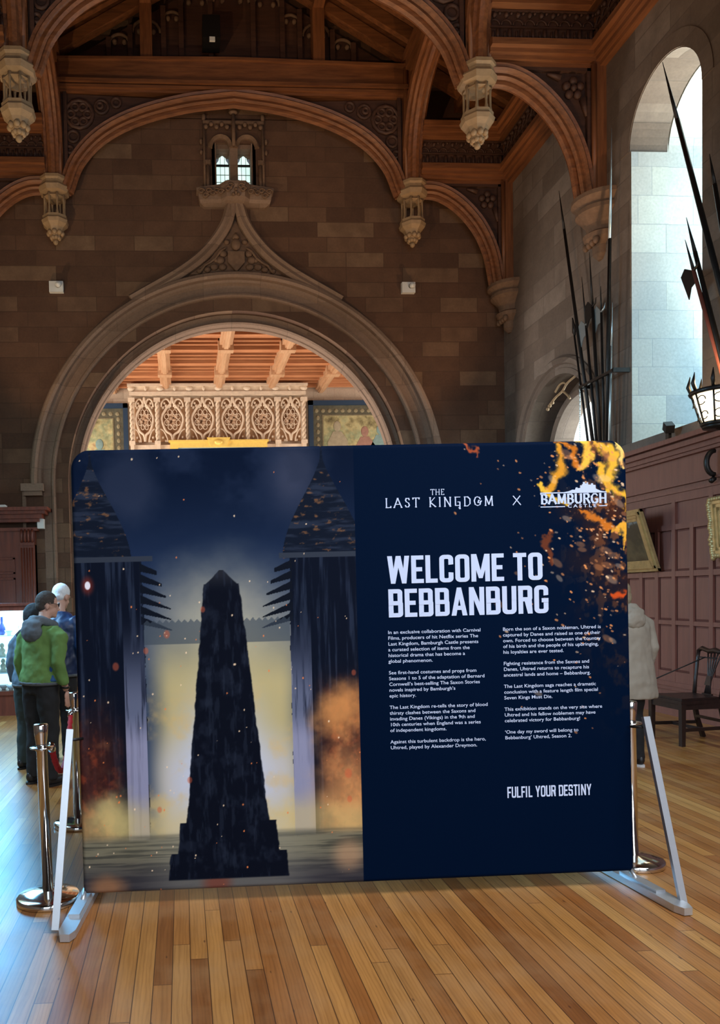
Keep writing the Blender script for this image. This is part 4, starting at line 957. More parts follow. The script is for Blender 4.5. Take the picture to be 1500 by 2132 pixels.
# ------------------------------------------------------------------ rope barrier
def stanchion(loc, label, lean=0):
    t = thing('stanchion', (0, 0, 0), label, 'barrier post', 'polished rope barrier posts')
    b = MB(); b.lathe([(.17, 0), (.175, .006), (.175, .028), (.165, .036), (.10, .046), (.045, .056), (.03, .06)], (0, 0, 0), 40); b.build('base', 'chrome', t)
    b = MB(); b.lathe([(.030, .05), (.030, .84), (.034, .845), (.034, .855), (.030, .86)], (0, 0, 0), 24); b.build('pole', 'chrome', t)
    b = MB(); b.lathe([(.030, .86), (.030, .885), (.036, .93), (.040, .985), (.036, .992), (.012, .994)], (0, 0, 0), 24); b.build('finial', 'chrome', t)
    b = MB(); b.lathe([(.064, .858), (.066, .861), (.064, .865), (.03, .866)], (0, 0, 0), 28)
    b.lathe([(.03, .857), (.064, .858)], (0, 0, 0), 28); b.build('ring_plate', 'chrome', t)
    t.location = loc; t.rotation_euler = (0, R(lean), 0); return t
S1, S2, S3 = (-.785, 4.30, 0), (-.81, 5.72, 0), (2.70, 4.45, 0)
stanchion(S1, 'front left polished rope barrier post beside the banner foot', -.8)
stanchion(S2, 'rear left polished rope barrier post standing in front of the green jacket man', 0)
stanchion(S3, 'right polished rope barrier post behind the banner foot', -1)
def rope(a, c, sag, label, name='barrier_rope'):
    t = thing(name, a, label, 'rope', 'red ropes of the barrier')
    a, c = Vector(a), Vector(c); n = 60
    P = [a.lerp(c, i/n)-Vector((0, 0, sag*4*(i/n)*(1-i/n))) for i in range(n+1)]
    b = MB(); b.tube(P, [.017+.003*sin(i*2.6) for i in range(n+1)], 10); b.build('twisted_cord', 'red', t)
    for p, q in ((P[0], P[3]), (P[-1], P[-4])):
        b = MB(); b.tube([p, p.lerp(q, .6)], .022, 10); b.build('end_cap', 'chrome', t)
rope((S1[0]+.03, S1[1]+.06, .86), (S2[0]-.02, S2[1]-.06, .86), .27, 'red twisted rope sagging between the two left barrier posts')
rope((S2[0]+.06, S2[1]+.02, .86), (.9, 5.9, .80), .25, 'red twisted rope running from the rear left post behind the banner')
rope((S3[0]-.07, S3[1]+.02, .86), (1.5, 5.2, .80), .28, 'red twisted rope running from the right post behind the banner')

# ------------------------------------------------------------------ display banner
BW, BH = 3.074, 2.415
BMAT = Matrix.Translation((.963, 4.143, .077)) @ Matrix.Rotation(-.023, 4, 'Z') @ Matrix.Rotation(-.018, 4, 'X') @ Matrix.Rotation(-.005, 4, 'Y')
ban = thing('display_banner', (.963, 4.143, 0), 'large dark blue fabric display banner with fiery artwork and white welcome text', 'banner')
def bl(u, v, d=0):  # banner local: u from the left edge, v from the lower edge, d towards the viewer
    return BMAT @ Vector((u-BW/2, -d, v))
RC = {(0, 1): .105, (1, 1): .105, (0, 0): .03, (1, 0): .03}
def inset(v):
    out = []
    for side in (0, 1):
        e = 0
        if v > BH-RC[(side, 1)]: r = RC[(side, 1)]; d = v-(BH-r); e = r-sqrt(max(0, r*r-d*d))
        if v < RC[(side, 0)]: r = RC[(side, 0)]; d = r-v; e = r-sqrt(max(0, r*r-d*d))
        out.append(e)
    return out
# --- printed artwork, computed per vertex as the fabric's own ink colour
rng = np.random.RandomState(11)
def vnoise(x, y, seed=0):
    r = np.random.RandomState(seed); g = r.rand(256, 256)
    xi = np.floor(x).astype(int); yi = np.floor(y).astype(int); fx = x-xi; fy = y-yi; fx = fx*fx*(3-2*fx); fy = fy*fy*(3-2*fy)
    a = g[yi % 256, xi % 256]; b_ = g[yi % 256, (xi+1) % 256]; c_ = g[(yi+1) % 256, xi % 256]; d_ = g[(yi+1) % 256, (xi+1) % 256]
    return (a*(1-fx)+b_*fx)*(1-fy)+(c_*(1-fx)+d_*fx)*fy
def fbm(x, y, seed=0, oc=5):
    s = 0; a = .5; t_ = 0
    for i in range(oc): s = s+a*vnoise(x*2**i, y*2**i, seed+i); t_ += a; a *= .55
    return s/t_
def sst(a, b_, x): t_ = np.clip((x-a)/(b_-a), 0, 1); return t_*t_*(3-2*t_)
def paint(X, Y):
    """X, Y in picture units: 383 per metre, origin like the photo's left/top of the cloth"""
    C = np.zeros(X.shape+(3,)); 
    def put_(m, c): 
        m = np.clip(m, 0, 1)[..., None]; C[:] = C*(1-m)+np.array(c, float)*m
    def addc(m, c): C[:] = C+np.clip(m, 0, 1)[..., None]*np.array(c, float)
    left = X < 740
    C[:] = (0, 15, 42)
    addc(sst(1700, 1150, Y)*.3, (3, 6, 10))
    # ---- right: flames and sparks
    n = fbm(X/60, Y/60, 3); n2 = fbm(X/16, Y/22, 9)
    hot = np.clip(sst(1130, 1330, X+60*(n-.5))*sst(1480, 1000, Y), 0, 1)
    put_(hot*.75*sst(.42, .75, n), (90, 42, 22)); put_(sst(1200, 1330, X)*sst(1620, 1150, Y)*sst(.48, .7, n2)*.6, (120, 66, 36))
    Xo, Yo = X, Y; X = X+26*(fbm(Xo/38, Yo/38, 23)-.5)*2; Y = Y+26*(fbm(Xo/38+9, Yo/38, 24)-.5)*2
    def ribbon(pts, w0, col, m=1):
        P = np.array(smoothpath(pts, 8)); best = np.full(X.shape, 1e9)
        sel = (X > P[:, 0].min()-40) & (X < P[:, 0].max()+40) & (Y > P[:, 1].min()-40) & (Y < P[:, 1].max()+40)
        xs, ys2 = X[sel], Y[sel]; bb = np.full(xs.shape, 1e9)
        for i, (a, b_) in enumerate(P): bb = np.minimum(bb, np.hypot(xs-a, ys2-b_)/(w0*(.35+.65*sin(pi*(i+.5)/len(P)))))
        best[sel] = bb; put_(sst(1.5, .35, best+.9*(n2-.5))*m, col)
    ribbon([(1165, 955), (1180, 990), (1172, 1020), (1150, 1050)], 13, (216, 150, 48)); ribbon([(1140, 1035), (1165, 1062), (1195, 1072)], 9, (232, 186, 66))
    ribbon([(1165, 945), (1205, 958), (1222, 985), (1245, 965), (1250, 940)], 9, (190, 110, 36)); ribbon([(1215, 940), (1250, 952), (1238, 978), (1222, 990)], 10, (238, 190, 78))
    ribbon([(1262, 942), (1290, 960), (1300, 1000), (1290, 1040)], 13, (236, 182, 62)); ribbon([(1265, 985), (1285, 1015), (1312, 1040), (1318, 1080)], 11, (232, 178, 60))
    ribbon([(1300, 938), (1318, 965), (1320, 1000)], 9, (245, 205, 120)); ribbon([(1235, 1090), (1262, 1112), (1300, 1125)], 8, (196, 112, 40)); ribbon([(1300, 1130), (1318, 1120), (1322, 1160)], 8, (230, 170, 60))
    ribbon([(1160, 1130), (1150, 1165), (1160, 1200)], 9, (124, 62, 38), .8); ribbon([(985, 938), (1000, 948), (1010, 962)], 7, (170, 80, 50), .9); ribbon([(1290, 1255), (1305, 1262), (1318, 1270)], 9, (196, 76, 34))
    X, Y = Xo, Yo
    for i in range(330):
        x_ = 1320-abs(rng.normal(0, 115)); y_ = 945+abs(rng.normal(0, 260)); 
        if x_ < 900 or y_ > 1560: continue
        r_ = rng.uniform(.6, 2.3) if rng.rand() < .92 else rng.uniform(4, 9); al = rng.uniform(.4, 1) if r_ < 3.3 else .35
        sel = (abs(X-x_) < 24) & (abs(Y-y_) < 24); dx = X[sel]-x_; dy = Y[sel]-y_; a_ = rng.uniform(-.9, -.2); u_ = dx*cos(a_)-dy*sin(a_); v_ = dx*sin(a_)+dy*cos(a_)
        m_ = np.zeros(X.shape); m_[sel] = sst(1.2, .7, np.hypot(u_/(r_*2), v_/r_)); put_(m_*al, (228, 150, 96) if rng.rand() < .7 else (236, 200, 170))
    put_(((n2 > .60) & (X > 1180) & (Y < 1400))*.35*hot, (176, 112, 70))
    R_ = C.copy()
    # ---- left picture
    g = sst(940, 1330, Y)[..., None]; C[:] = np.array((7, 20, 46))*(1-g)+np.array((40, 58, 96))*g
    s1 = fbm(X/95, Y/80, 31)
    put_(sst(.45, .75, s1)*.45*sst(1300, 940, Y), (44, 56, 88)); put_(sst(90, 20, np.hypot(X-265, (Y-1010)*.8)+60*(s1-.5))*.45, (62, 70, 98)); put_(sst(90, 20, np.hypot(X-610, (Y-1000)*.7)+60*(s1-.5))*.5, (78, 82, 108))
    d = np.hypot((X-470)/190, (Y-1320)/150); put_(sst(1.4, .1, d+.4*(s1-.5))*.85, (186, 184, 170))
    put_(sst(280, 350, X)*sst(650, 570, X)*sst(1280, 1440, Y)*.95, (186, 176, 136)); put_(sst(275, 350, X)*sst(640, 570, X)*sst(1500, 1620, Y)*.9, (184, 186, 200))
    put_(sst(150, 30, np.hypot(X-450, (Y-1650)*.5))*.95, (190, 206, 250))
    s2 = fbm(X/40, Y/40, 51); put_(sst(.45, .8, s2)*sst(1400, 1500, Y)*.45, (206, 176, 118))
    def spires(cx_, w_, base):
        return (np.abs(X-cx_) < w_*sst(955, 1170, Y)**.8+2) & (Y < base)
    st = fbm(X/7, Y/130, 61); st2 = fbm(X/60, Y/9, 62)
    for cx_, w_, ex in ((190, 78, 292), (672, 84, 598)):
        roofm = spires(cx_, w_, 1172)*1.0; put_(roofm, (16, 24, 42)); put_(roofm*sst(.45, .7, st2)*.7, (44, 54, 78)); put_(roofm*sst(.62, .78, fbm(X/14, Y/7, 71))*.6, (150, 100, 64))
        inside = (X < ex+12*(s2-.5)) if cx_ < 400 else (X > ex+12*(s2-.5)); body = inside & (Y > 1165); put_(body*1.0, (11, 18, 36)); put_(body*sst(.48, .75, st)*.55, (52, 64, 92))
        eave = (Y > 1160) & (Y < 1171) & ((X < ex+22) if cx_ < 400 else (X > ex-20)); put_(eave*1.0, (48, 56, 74))
    for sgn, x0_ in ((1, 292), (-1, 598)):   # broken eaves
        for k in range(6):
            xa = x0_+sgn*(26+5*k-abs(k-3)*4); ya = 1185+22*k
            m_ = (np.abs(Y-ya-(X-x0_)*sgn*.35) < 8-.12*(X-x0_)*sgn) & ((X-x0_)*sgn > -6) & ((X-xa)*sgn < 16); put_(m_*1.0, (14, 20, 34))
    pk = ((X-292) > 0) & (X < 598) & (Y > 1300-7*np.abs(((X/13) % 1)-.5)*2) & (Y < 1345); put_(pk*.65, (62, 74, 92))
    for a_, b_ in ((248, 292), (598, 642)):
        pl = (X > a_) & (X < b_) & (Y > 1270) & (Y < 1755); f = sst(1270, 1480, Y); put_(pl*f*.9, (100, 110, 146)); put_(pl*f*sst(.5, .72, st)*.8, (24, 30, 50)); put_(pl*sst(1480, 1560, Y)*.75, (150, 154, 196))
    fire = sst(.40, .72, fbm(X/42, Y/50, 81)); f2 = sst(.45, .8, fbm(X/14, Y/18, 83))
    for m_ in (sst(262, 190, X)*sst(1430, 1600, Y), sst(628, 690, X)*sst(1380, 1560, Y)):
        put_(m_*.75, (74, 36, 30)); put_(m_*f2*.6, (140, 62, 42)); put_(m_*fire*.6, (190, 120, 78)); put_(m_*sst(.55, .75, fbm(X/9, Y/12, 85))*.4, (34, 22, 26))
    put_(sst(80, 10, np.hypot(X-700, (Y-1500)*.9)+50*(s2-.5))*.8, (216, 150, 92)); put_(sst(120, 20, np.hypot((X-720), (Y-1680)*.6)+60*(s2-.5))*.6, (226, 168, 112)); put_(sst(70, 10, np.hypot(X-215, (Y-1700)*.8)+60*(s2-.5))*.7, (196, 190, 138))
    put_(sst(1650, 1720, Y+40*(s2-.5))*sst(1790, 1740, Y)*.55, (204, 186, 130))
    gr = sst(1735, 1760, Y); put_(gr, (112, 110, 98)); gl = fbm(X/150, Y/5, 91); put_(gr*sst(.42, .65, gl)*.65, (48, 50, 50)); put_(sst(1770, 1850, Y)*.75, (38, 38, 54)); put_(gr*sst(220, 90, np.abs(X-460))*.3, (170, 174, 170))
    put_(sst(60, 10, np.hypot(X-200, (Y-1850)*1.6)+16*(s2-.5))*.7, (160, 112, 80)); put_(sst(50, 10, np.hypot(X-710, (Y-1800)))*.6, (190, 150, 120)); put_(sst(44, 10, np.hypot(X-430, (Y-1848)*1.4))*.6, (120, 50, 38))
    # plain dark standing stone in the middle of the gateway
    t_ = (Y-1195)/640.; hw = np.where(Y < 1222, 4+30*np.clip((Y-1193)/29., 0, 1), 34+64*t_)+np.where(Y > 1720, 14, 0)+np.where(Y > 1785, 14, 0)+3*(fbm(X/25+5, Y/22, 95)-.5)*2
    rock = sst(1.5, -1.5, np.abs(X-456)-hw)*(Y > 1193)*sst(1842, 1838, Y); put_(rock, (10, 15, 30)); put_(rock*sst(.5, .75, fbm(X/22, Y/30, 97))*.5, (34, 42, 62)); put_(rock*sst(1240, 1194, Y)*.4, (70, 72, 80))
    put_(rock*sst(.56, .7, fbm(X/7, Y/46, 99))*.35, (44, 54, 76))
    for i in range(140):
        x_ = rng.uniform(150, 740); y_ = rng.uniform(950, 1855) if rng.rand() < .3 else rng.uniform(1230, 1860); big = rng.rand() < .07
        r_ = rng.uniform(4, 8) if big else rng.uniform(.5, 1.8); sel = (abs(X-x_) < 20) & (abs(Y-y_) < 20); m_ = np.zeros(X.shape); m_[sel] = sst(1.25, .7, np.hypot(X[sel]-x_, (Y[sel]-y_)*.75)/r_); put_(m_*(.5 if big else .9), (196, 92, 66) if big else ((240, 214, 190) if rng.rand() < .6 else (226, 130, 80)))
    m_ = np.hypot((X-178)/6, (Y-1218)/9); put_(sst(3, .8, m_)*.6, (140, 50, 40)); put_(sst(1.1, .8, m_), (224, 226, 252))
    C[:] = np.where(left[..., None], C, R_)
    return np.clip(C, 0, 255)
NX, NY = 860, 676
vv = np.linspace(0, BH, NY); tt = np.linspace(0, 1, NX)
U = np.zeros((NY, NX)); V = np.zeros((NY, NX)); D = np.zeros((NY, NX))
for j, v in enumerate(vv):
    a, c = inset(v); u = a+tt*(BW-a-c); U[j] = u; V[j] = v
    ed = np.minimum(np.minimum(u-a, BW-c-u), min(v, BH-v)); D[j] = .022*np.sqrt(np.clip(1-np.clip(1-ed/.022, 0, 1)**2, 0, 1))-.022
PXX = 150+U*383.0; PYY = 937+(BH-V)*383.0
rgb = paint(PXX, PYY)/255.
linc = np.where(rgb <= .04045, rgb/12.92, ((rgb+.055)/1.055)**2.4)
INK = (1.25, 1.18, 1.0)
linc = np.clip(linc*np.array(INK), 0, 1)
co = np.stack([U-BW/2, -D-.0, V], -1).reshape(-1, 3)
Mn = np.array(BMAT); co = co @ Mn[:3, :3].T + Mn[:3, 3] - np.array(ban.location)
me = bpy.data.meshes.new('printed_cloth'); nv = NX*NY; nf = (NX-1)*(NY-1)
ii = (np.arange(NY-1)[:, None]*NX+np.arange(NX-1)[None, :]).reshape(-1)
faces = np.stack([ii, ii+1, ii+1+NX, ii+NX], -1).astype(np.int32)
me.vertices.add(nv); me.vertices.foreach_set('co', co.astype(np.float32).reshape(-1)); me.loops.add(nf*4); me.loops.foreach_set('vertex_index', faces.reshape(-1))
me.polygons.add(nf); me.polygons.foreach_set('loop_start', np.arange(0, nf*4, 4, dtype=np.int32)); me.polygons.foreach_set('loop_total', np.full(nf, 4, np.int32)); me.update(calc_edges=True)
me.polygons.foreach_set('use_smooth', np.ones(nf, bool))
ca = me.color_attributes.new('ink', 'FLOAT_COLOR', 'POINT'); ca.data.foreach_set('color', np.concatenate([linc.reshape(-1, 3), np.ones((nv, 1))], 1).astype(np.float32).reshape(-1))
k = NT('printed_fabric'); at_ = k.add('ShaderNodeAttribute', attribute_name='ink'); k.link(at_.outputs['Color'], k.b.inputs['Base Color']); k.b.inputs['Roughness'].default_value = .62; k.b.inputs['Specular IOR Level'].default_value = .03
me.materials.append(k.m); cloth = bpy.data.objects.new('printed_cloth', me); COL.objects.link(cloth); cloth.parent = ban; ORG[cloth.name] = tuple(ban.location)
M['navyfab'] = plain('navy_fabric', lin((14, 26, 44)), .8)
outline = []
for v in list(np.linspace(0, RC[(0, 0)], 5))+list(np.linspace(BH-.105, BH, 12)): a, c = inset(v); outline.append((a, v, BW-c))
pl = [(a, v) for a, v, c in outline]+[(c, v) for a, v, c in outline[::-1]]
b = MB(); b.prism([bl(u, v, -.021) for u, v in pl], BMAT.to_3x3() @ Vector((0, .035, 0))); b.build('fabric_back', 'navyfab', ban)
# --- lettering
M['ink_white'] = plain('white_print', (.66, .76, 1.0), .6, spec=.1)
def rr(x0_, x1_, z0_, z1_, rad):
    """rounded rectangle points, corner radii (tl,tr,br,bl), sampled densely and consistently"""
    pts = []
    def seg(p, q, n): 
        for i in range(n): pts.append((p[0]+(q[0]-p[0])*i/n, p[1]+(q[1]-p[1])*i/n))
    def cor(cx_, cz, r, a0, n=6):
        for i in range(n): a = R(a0-90*i/n); pts.append((cx_+r*cos(a), cz+r*sin(a)))
    tl, tr, br_, bl_ = rad
    seg((x0_+tl, z1_), (x1_-tr, z1_), 4); cor(x1_-tr, z1_-tr, tr, 90); seg((x1_, z1_-tr), (x1_, z0_+br_), 14); cor(x1_-br_, z0_+br_, br_, 0)
    seg((x1_-br_, z0_), (x0_+bl_, z0_), 4); cor(x0_+bl_, z0_+bl_, bl_, -90); seg((x0_, z0_+bl_), (x0_, z1_-tl), 14); cor(x0_+tl, z1_-tl, tl, 180)
    return pts
def ringq(x0_, x1_, z0_, z1_, t_, rad, keep=lambda x, z: True):
    o = rr(x0_, x1_, z0_, z1_, rad); i_ = rr(x0_+t_, x1_-t_, z0_+.150, z1_-.150, [max(.004, r-t_*.8) for r in rad]); out = []
    for k_ in range(len(o)):
        a, b_, c_, d_ = o[k_], o[(k_+1) % len(o)], i_[(k_+1) % len(o)], i_[k_]
        mx, mz = (a[0]+b_[0]+c_[0]+d_[0])/4, (a[1]+b_[1]+c_[1]+d_[1])/4
        if keep(mx, mz): out.append([a, b_, c_, d_])
    return out
def rect(a, b_, c_, d_): return [[(a, c_), (b_, c_), (b_, d_), (a, d_)]]
def bold(ch, w_, t_):
    h = .150; r = w_*.36
    S_ = rect(0, t_, 0, 1)
    if ch == 'W':
        q = w_; m = q/2; return [[(0, 1), (t_, 1), (q*.25+t_*.45, 0), (q*.25-t_*.45, 0)], [(q*.25-t_*.45, 0), (q*.25+t_*.45, 0), (m+t_*.5, 1), (m-t_*.5, 1)], [(m-t_*.5, 1), (m+t_*.5, 1), (q*.75+t_*.45, 0), (q*.75-t_*.45, 0)], [(q*.75-t_*.45, 0), (q*.75+t_*.45, 0), (q, 1), (q-t_, 1)]]
    if ch == 'E': return S_+rect(0, w_, 0, h)+rect(0, w_, 1-h, 1)+rect(0, w_*.88, .5-h/2, .5+h/2)
    if ch == 'F': return S_+rect(0, w_, 1-h, 1)+rect(0, w_*.88, .5-h/2, .5+h/2)
    if ch == 'L': return S_+rect(0, w_, 0, h)
    if ch == 'I': return S_
    if ch == 'T': return rect(0, w_, 1-h, 1)+rect(w_/2-t_/2, w_/2+t_/2, 0, 1)
    if ch == 'O': return ringq(0, w_, 0, 1, t_, (r,)*4)
    if ch == 'C': return ringq(0, w_, 0, 1, t_, (r,)*4, lambda x, z: not (x > w_*.55 and .38 < z < .62))
    if ch == 'G': return ringq(0, w_, 0, 1, t_, (r,)*4, lambda x, z: not (x > w_*.55 and .5 < z < .66))+rect(w_*.52, w_, .54-h, .54)
    if ch == 'U': return ringq(0, w_, 0, 1.4, t_, (r,)*4, lambda x, z: z < .62)+rect(0, t_, .5, 1)+rect(w_-t_, w_, .5, 1)
    if ch == 'D': return ringq(0, w_, 0, 1, t_, (.004, r, r, .004))
    if ch == 'B': return ringq(0, w_*.97, .5-h/2, 1, t_, (.004, r*.8, r*.6, .004))+ringq(0, w_, 0, .5+h/2, t_, (.004, r*.6, r*.8, .004))
    if ch == 'P': return S_+ringq(0, w_, .42, 1, t_, (.004, r, r, .004))
    if ch == 'R': return S_+ringq(0, w_, .44, 1, t_, (.004, r*.8, r*.8, .004))+[[(w_*.42, .5), (w_-t_*.15, .5), (w_, 0), (w_-t_, 0)]]
    if ch == 'A': m = w_/2; return [[(0, 0), (t_, 0), (m+t_*.45, 1), (m-t_*.45, 1)], [(w_-t_, 0), (w_, 0), (m+t_*.45, 1), (m-t_*.45, 1)]]+rect(w_*.22, w_*.78, .2, .2+h)
    if ch == 'N': return S_+rect(w_-t_, w_, 0, 1)+[[(0, 1), (t_, 1), (w_, 0), (w_-t_, 0)]]
    if ch == 'M': m = w_/2; return S_+rect(w_-t_, w_, 0, 1)+[[(0, 1), (t_*1.1, 1), (m+t_*.4, .12), (m-t_*.4, .12)], [(w_, 1), (w_-t_*1.1, 1), (m-t_*.4, .12), (m+t_*.4, .12)]]
    if ch == 'Y': m = w_/2; return rect(m-t_/2, m+t_/2, 0, .5)+[[(0, 1), (t_, 1), (m+t_*.5, .4), (m-t_*.5, .4)], [(w_-t_, 1), (w_, 1), (m+t_*.5, .4), (m-t_*.5, .4)]]
    if ch == 'S': return ringq(0, w_, .5-h/2, 1, t_, (r*.8,)*4, lambda x, z: not (x > w_*.5 and z < .70))+ringq(0, w_, 0, .5+h/2, t_, (r*.8,)*4, lambda x, z: not (x < w_*.5 and z > .30))
    return []
BWd = dict(W=.66, E=.37, L=.36, C=.42, O=.43, M=.56, T=.40, B=.43, A=.48, N=.46, U=.43, R=.43, G=.43, F=.36, I=.20, Y=.46, D=.43, S=.42)
FK = [0]
def flat(b, polys, d=.0016):
    for q in polys:
        FK[0] += 1; d2 = d+(FK[0] % 60)*.00003
        ar = sum(q[i][0]*q[(i+1) % len(q)][1]-q[(i+1) % len(q)][0]*q[i][1] for i in range(len(q)))
        if ar < 0: q = q[::-1]

        b.add([bl(p[0], p[1], d2) for p in q], [tuple(range(len(q)))])
def boldline(b, txt, u0, u1, v0, v1, t_=.145, gap=.055):
    tot = sum(.17 if c_ == ' ' else BWd[c_] for c_ in txt)+gap*(len(txt)-1); H_ = v1-v0; sx = (u1-u0)/(tot*H_); x_ = 0
    for c_ in txt:
        if c_ == ' ': x_ += .17+gap; continue
        flat(b, [[(u0+(x_+p[0])*H_*sx, v0+p[1]*H_) for p in q] for q in bold(c_, BWd[c_], t_)]); x_ += BWd[c_]+gap
b = MB(); boldline(b, 'WELCOME TO', 1.714, 2.582, 1.648, 1.800); boldline(b, 'BEBBANBURG', 1.716, 2.612, 1.463, 1.618); b.build('headline_lettering', 'ink_white', ban, fix=False)
b = MB(); boldline(b, 'FULFIL YOUR DESTINY', 2.357, 2.834, .441, .503, .125, .06); b.build('slogan_lettering', 'ink_white', ban, fix=False)
# serif letters as strokes
SG = {
 'L': (.55, [[(.1, 1), (.1, 0), (.5, 0), (.54, .14)]]), 'A': (.8, [[(.02, 0), (.38, 1), (.76, 0)], [(.16, .34), (.6, .34)]]), 'S': (.5, [[(.44, .8), (.36, .97), (.14, .97), (.06, .78), (.14, .6), (.36, .46), (.44, .24), (.34, .03), (.12, .03), (.04, .2)]]),
 'T': (.62, [[(.3, 0), (.3, 1)], [(.0, .86), (.02, 1), (.6, 1), (.62, .86)]]), 'K': (.66, [[(.1, 0), (.1, 1)], [(.56, 1), (.12, .48), (.62, 0)]]), 'I': (.22, [[(.1, 0), (.1, 1)]]),
 'N': (.74, [[(.1, 0), (.1, 1), (.64, 0), (.64, 1)]]), 'G': (.72, [[(.64, .8), (.5, .98), (.24, .98), (.06, .72), (.06, .3), (.24, .02), (.5, .02), (.64, .14), (.64, .42), (.44, .42)]]),
 'g': (.66, [[(.6, 1), (.12, 1), (.12, .08), (.56, .08), (.56, .46), (.34, .46)], [(.56, .1), (.56, -.28), (.42, -.16)]]),
 'D': (.70, [[(.1, 0), (.1, 1), (.38, 1), (.62, .76), (.62, .24), (.38, 0), (.1, 0)]]), 'O': (.76, [[(.38, .99), (.14, .86), (.05, .5), (.14, .14), (.38, .01), (.62, .14), (.71, .5), (.62, .86), (.38, .99)]]),
 'o': (.78, [[(.42, .99), (.18, .92), (.05, .55), (.14, .14), (.38, .01), (.62, .12), (.7, .46), (.5, .60), (.42, .34), (.62, .30), (.78, .52)], [(.30, .99), (.55, .92), (.66, .72)]]),
 'M': (.86, [[(.1, 0), (.12, 1), (.43, .12), (.74, 1), (.78, 0)]]), 'H': (.74, [[(.1, 0), (.1, 1)], [(.64, 0), (.64, 1)], [(.1, .5), (.64, .5)]]), 'E': (.56, [[(.5, .14), (.5, 0), (.1, 0), (.1, 1), (.5, 1), (.5, .86)], [(.1, .52), (.42, .52)]]),
 'B': (.64, [[(.1, 0), (.1, 1), (.42, 1), (.54, .86), (.54, .66), (.42, .52), (.1, .52)], [(.42, .52), (.58, .38), (.58, .14), (.42, 0), (.1, 0)]]), 'U': (.74, [[(.1, 1), (.1, .24), (.24, .02), (.5, .02), (.64, .24), (.64, 1)]]),
 'R': (.68, [[(.1, 0), (.1, 1), (.44, 1), (.56, .86), (.56, .64), (.44, .5), (.1, .5)], [(.36, .5), (.64, 0)]]), 'X': (.7, [[(.04, 0), (.62, 1)], [(.06, 1), (.66, 0)]]),
 'C': (.66, [[(.6, .8), (.46, .98), (.22, .98), (.06, .72), (.06, .3), (.22, .02), (.46, .02), (.6, .2)]])}
def strokes(b, txt, u0, u1, v0, v1, t_, serif=.0, gap=.16, d=.0016):
    tot = sum(.4 if c_ == ' ' else SG[c_][0] for c_ in txt)+gap*(len(txt)-1); H_ = v1-v0; sx = (u1-u0)/tot; x_ = 0
    for c_ in txt:
        if c_ == ' ': x_ += .4+gap; continue
        wd, ls = SG[c_]
        for l in ls:
            P = [Vector((u0+(x_+p[0])*sx, v0+p[1]*H_)) for p in l]
            for i in range(len(P)-1):
                a, c2 = P[i], P[i+1]; e = (c2-a).normalized(); vert = abs(e.y) > .8 or (abs(e.y) > .5 and e.x > 0); tk = t_*H_*(1 if vert else .6)/2; nn = Vector((-e.y, e.x))*tk; a2 = a-e*tk*.5; c3 = c2+e*tk*.5
                flat(b, [[tuple(a2+nn), tuple(c3+nn), tuple(c3-nn), tuple(a2-nn)]], d)
                if serif and vert:
                    for p in (a, c2):
                        if p.y < v0+.03*H_ or p.y > v1-.03*H_: flat(b, rect(p.x-serif*H_, p.x+serif*H_, p.y-.045*H_, p.y+.045*H_), d)
        x_ += wd+gap
b = MB(); strokes(b, 'THE', 1.965, 2.040, 2.131, 2.161, .13, .10, .22); b.build('series_logo_article', 'ink_white', ban, fix=False); b = MB(); strokes(b, 'LAST', 1.712, 1.899, 2.066, 2.116, .13, .10, .30); b.build('series_logo_word', 'ink_white', ban, fix=False); b = MB(); strokes(b, 'KINgDoM', 1.955, 2.312, 2.066, 2.116, .13, .10, .30); b.build('series_logo_word', 'ink_white', ban, fix=False)
b = MB(); strokes(b, 'X', 2.421, 2.469, 2.066, 2.115, .11); b.build('cross_mark', 'ink_white', ban, fix=False)
b = MB(); strokes(b, 'BAMBURGH', 2.582, 2.952, 2.068, 2.118, .24, .13, .14, .002)
flat(b, rect(2.578, 2.953, 2.124, 2.130)+rect(2.578, 2.717, 2.048, 2.053)+rect(2.910, 2.954, 2.048, 2.053)+rect(2.578, 2.584, 2.119, 2.130), .002)
sk = [(2.70, 2.128), (2.74, 2.135), (2.76, 2.143), (2.775, 2.142), (2.78, 2.155), (2.79, 2.155), (2.79, 2.150), (2.805, 2.152), (2.805, 2.166), (2.815, 2.166), (2.815, 2.172), (2.82, 2.172), (2.82, 2.184), (2.832, 2.184), (2.832, 2.176), (2.842, 2.176), (2.842, 2.182), (2.85, 2.182), (2.85, 2.170), (2.866, 2.168), (2.866, 2.176), (2.878, 2.176), (2.878, 2.168), (2.892, 2.166), (2.893, 2.146), (2.92, 2.134), (2.95, 2.128)]
b.add([bl(u, v, .002) for u, v in sk], [tuple(range(len(sk)))]); b.build('castle_logo', 'ink_white', ban, fix=False)
def font_lines(name, lines, bold_=.0, d=.0016, size=.03):
    vs_, fs_ = [], []
    for txt, u0, vc, sz, sx in lines:
        cu = bpy.data.curves.new('t', 'FONT'); cu.body = txt; cu.size = sz; cu.offset = bold_*sz; cu.resolution_u = 3; cu.space_character = sx[1] if isinstance(sx, tuple) else 1
        o = bpy.data.objects.new('t', cu); COL.objects.link(o); dg = bpy.context.evaluated_depsgraph_get(); m_ = bpy.data.meshes.new_from_object(o.evaluated_get(dg))
        xs = [v_.co.x for v_ in m_.vertices]; wdt = max(xs); s_ = sx[0]/wdt if isinstance(sx, tuple) else sx
        n0 = len(vs_); vs_ += [bl(u0+v_.co.x*s_, vc+v_.co.y-sz*.26, d) for v_ in m_.vertices]; fs_ += [[n0+i for i in p.vertices] for p in m_.polygons]
        bpy.data.objects.remove(o); bpy.data.curves.remove(cu); bpy.data.meshes.remove(m_)
    b = MB(); b.add(vs_, fs_); return b.build(name, 'ink_white', ban, fix=False)
SZ = .0268; SX = 1.13
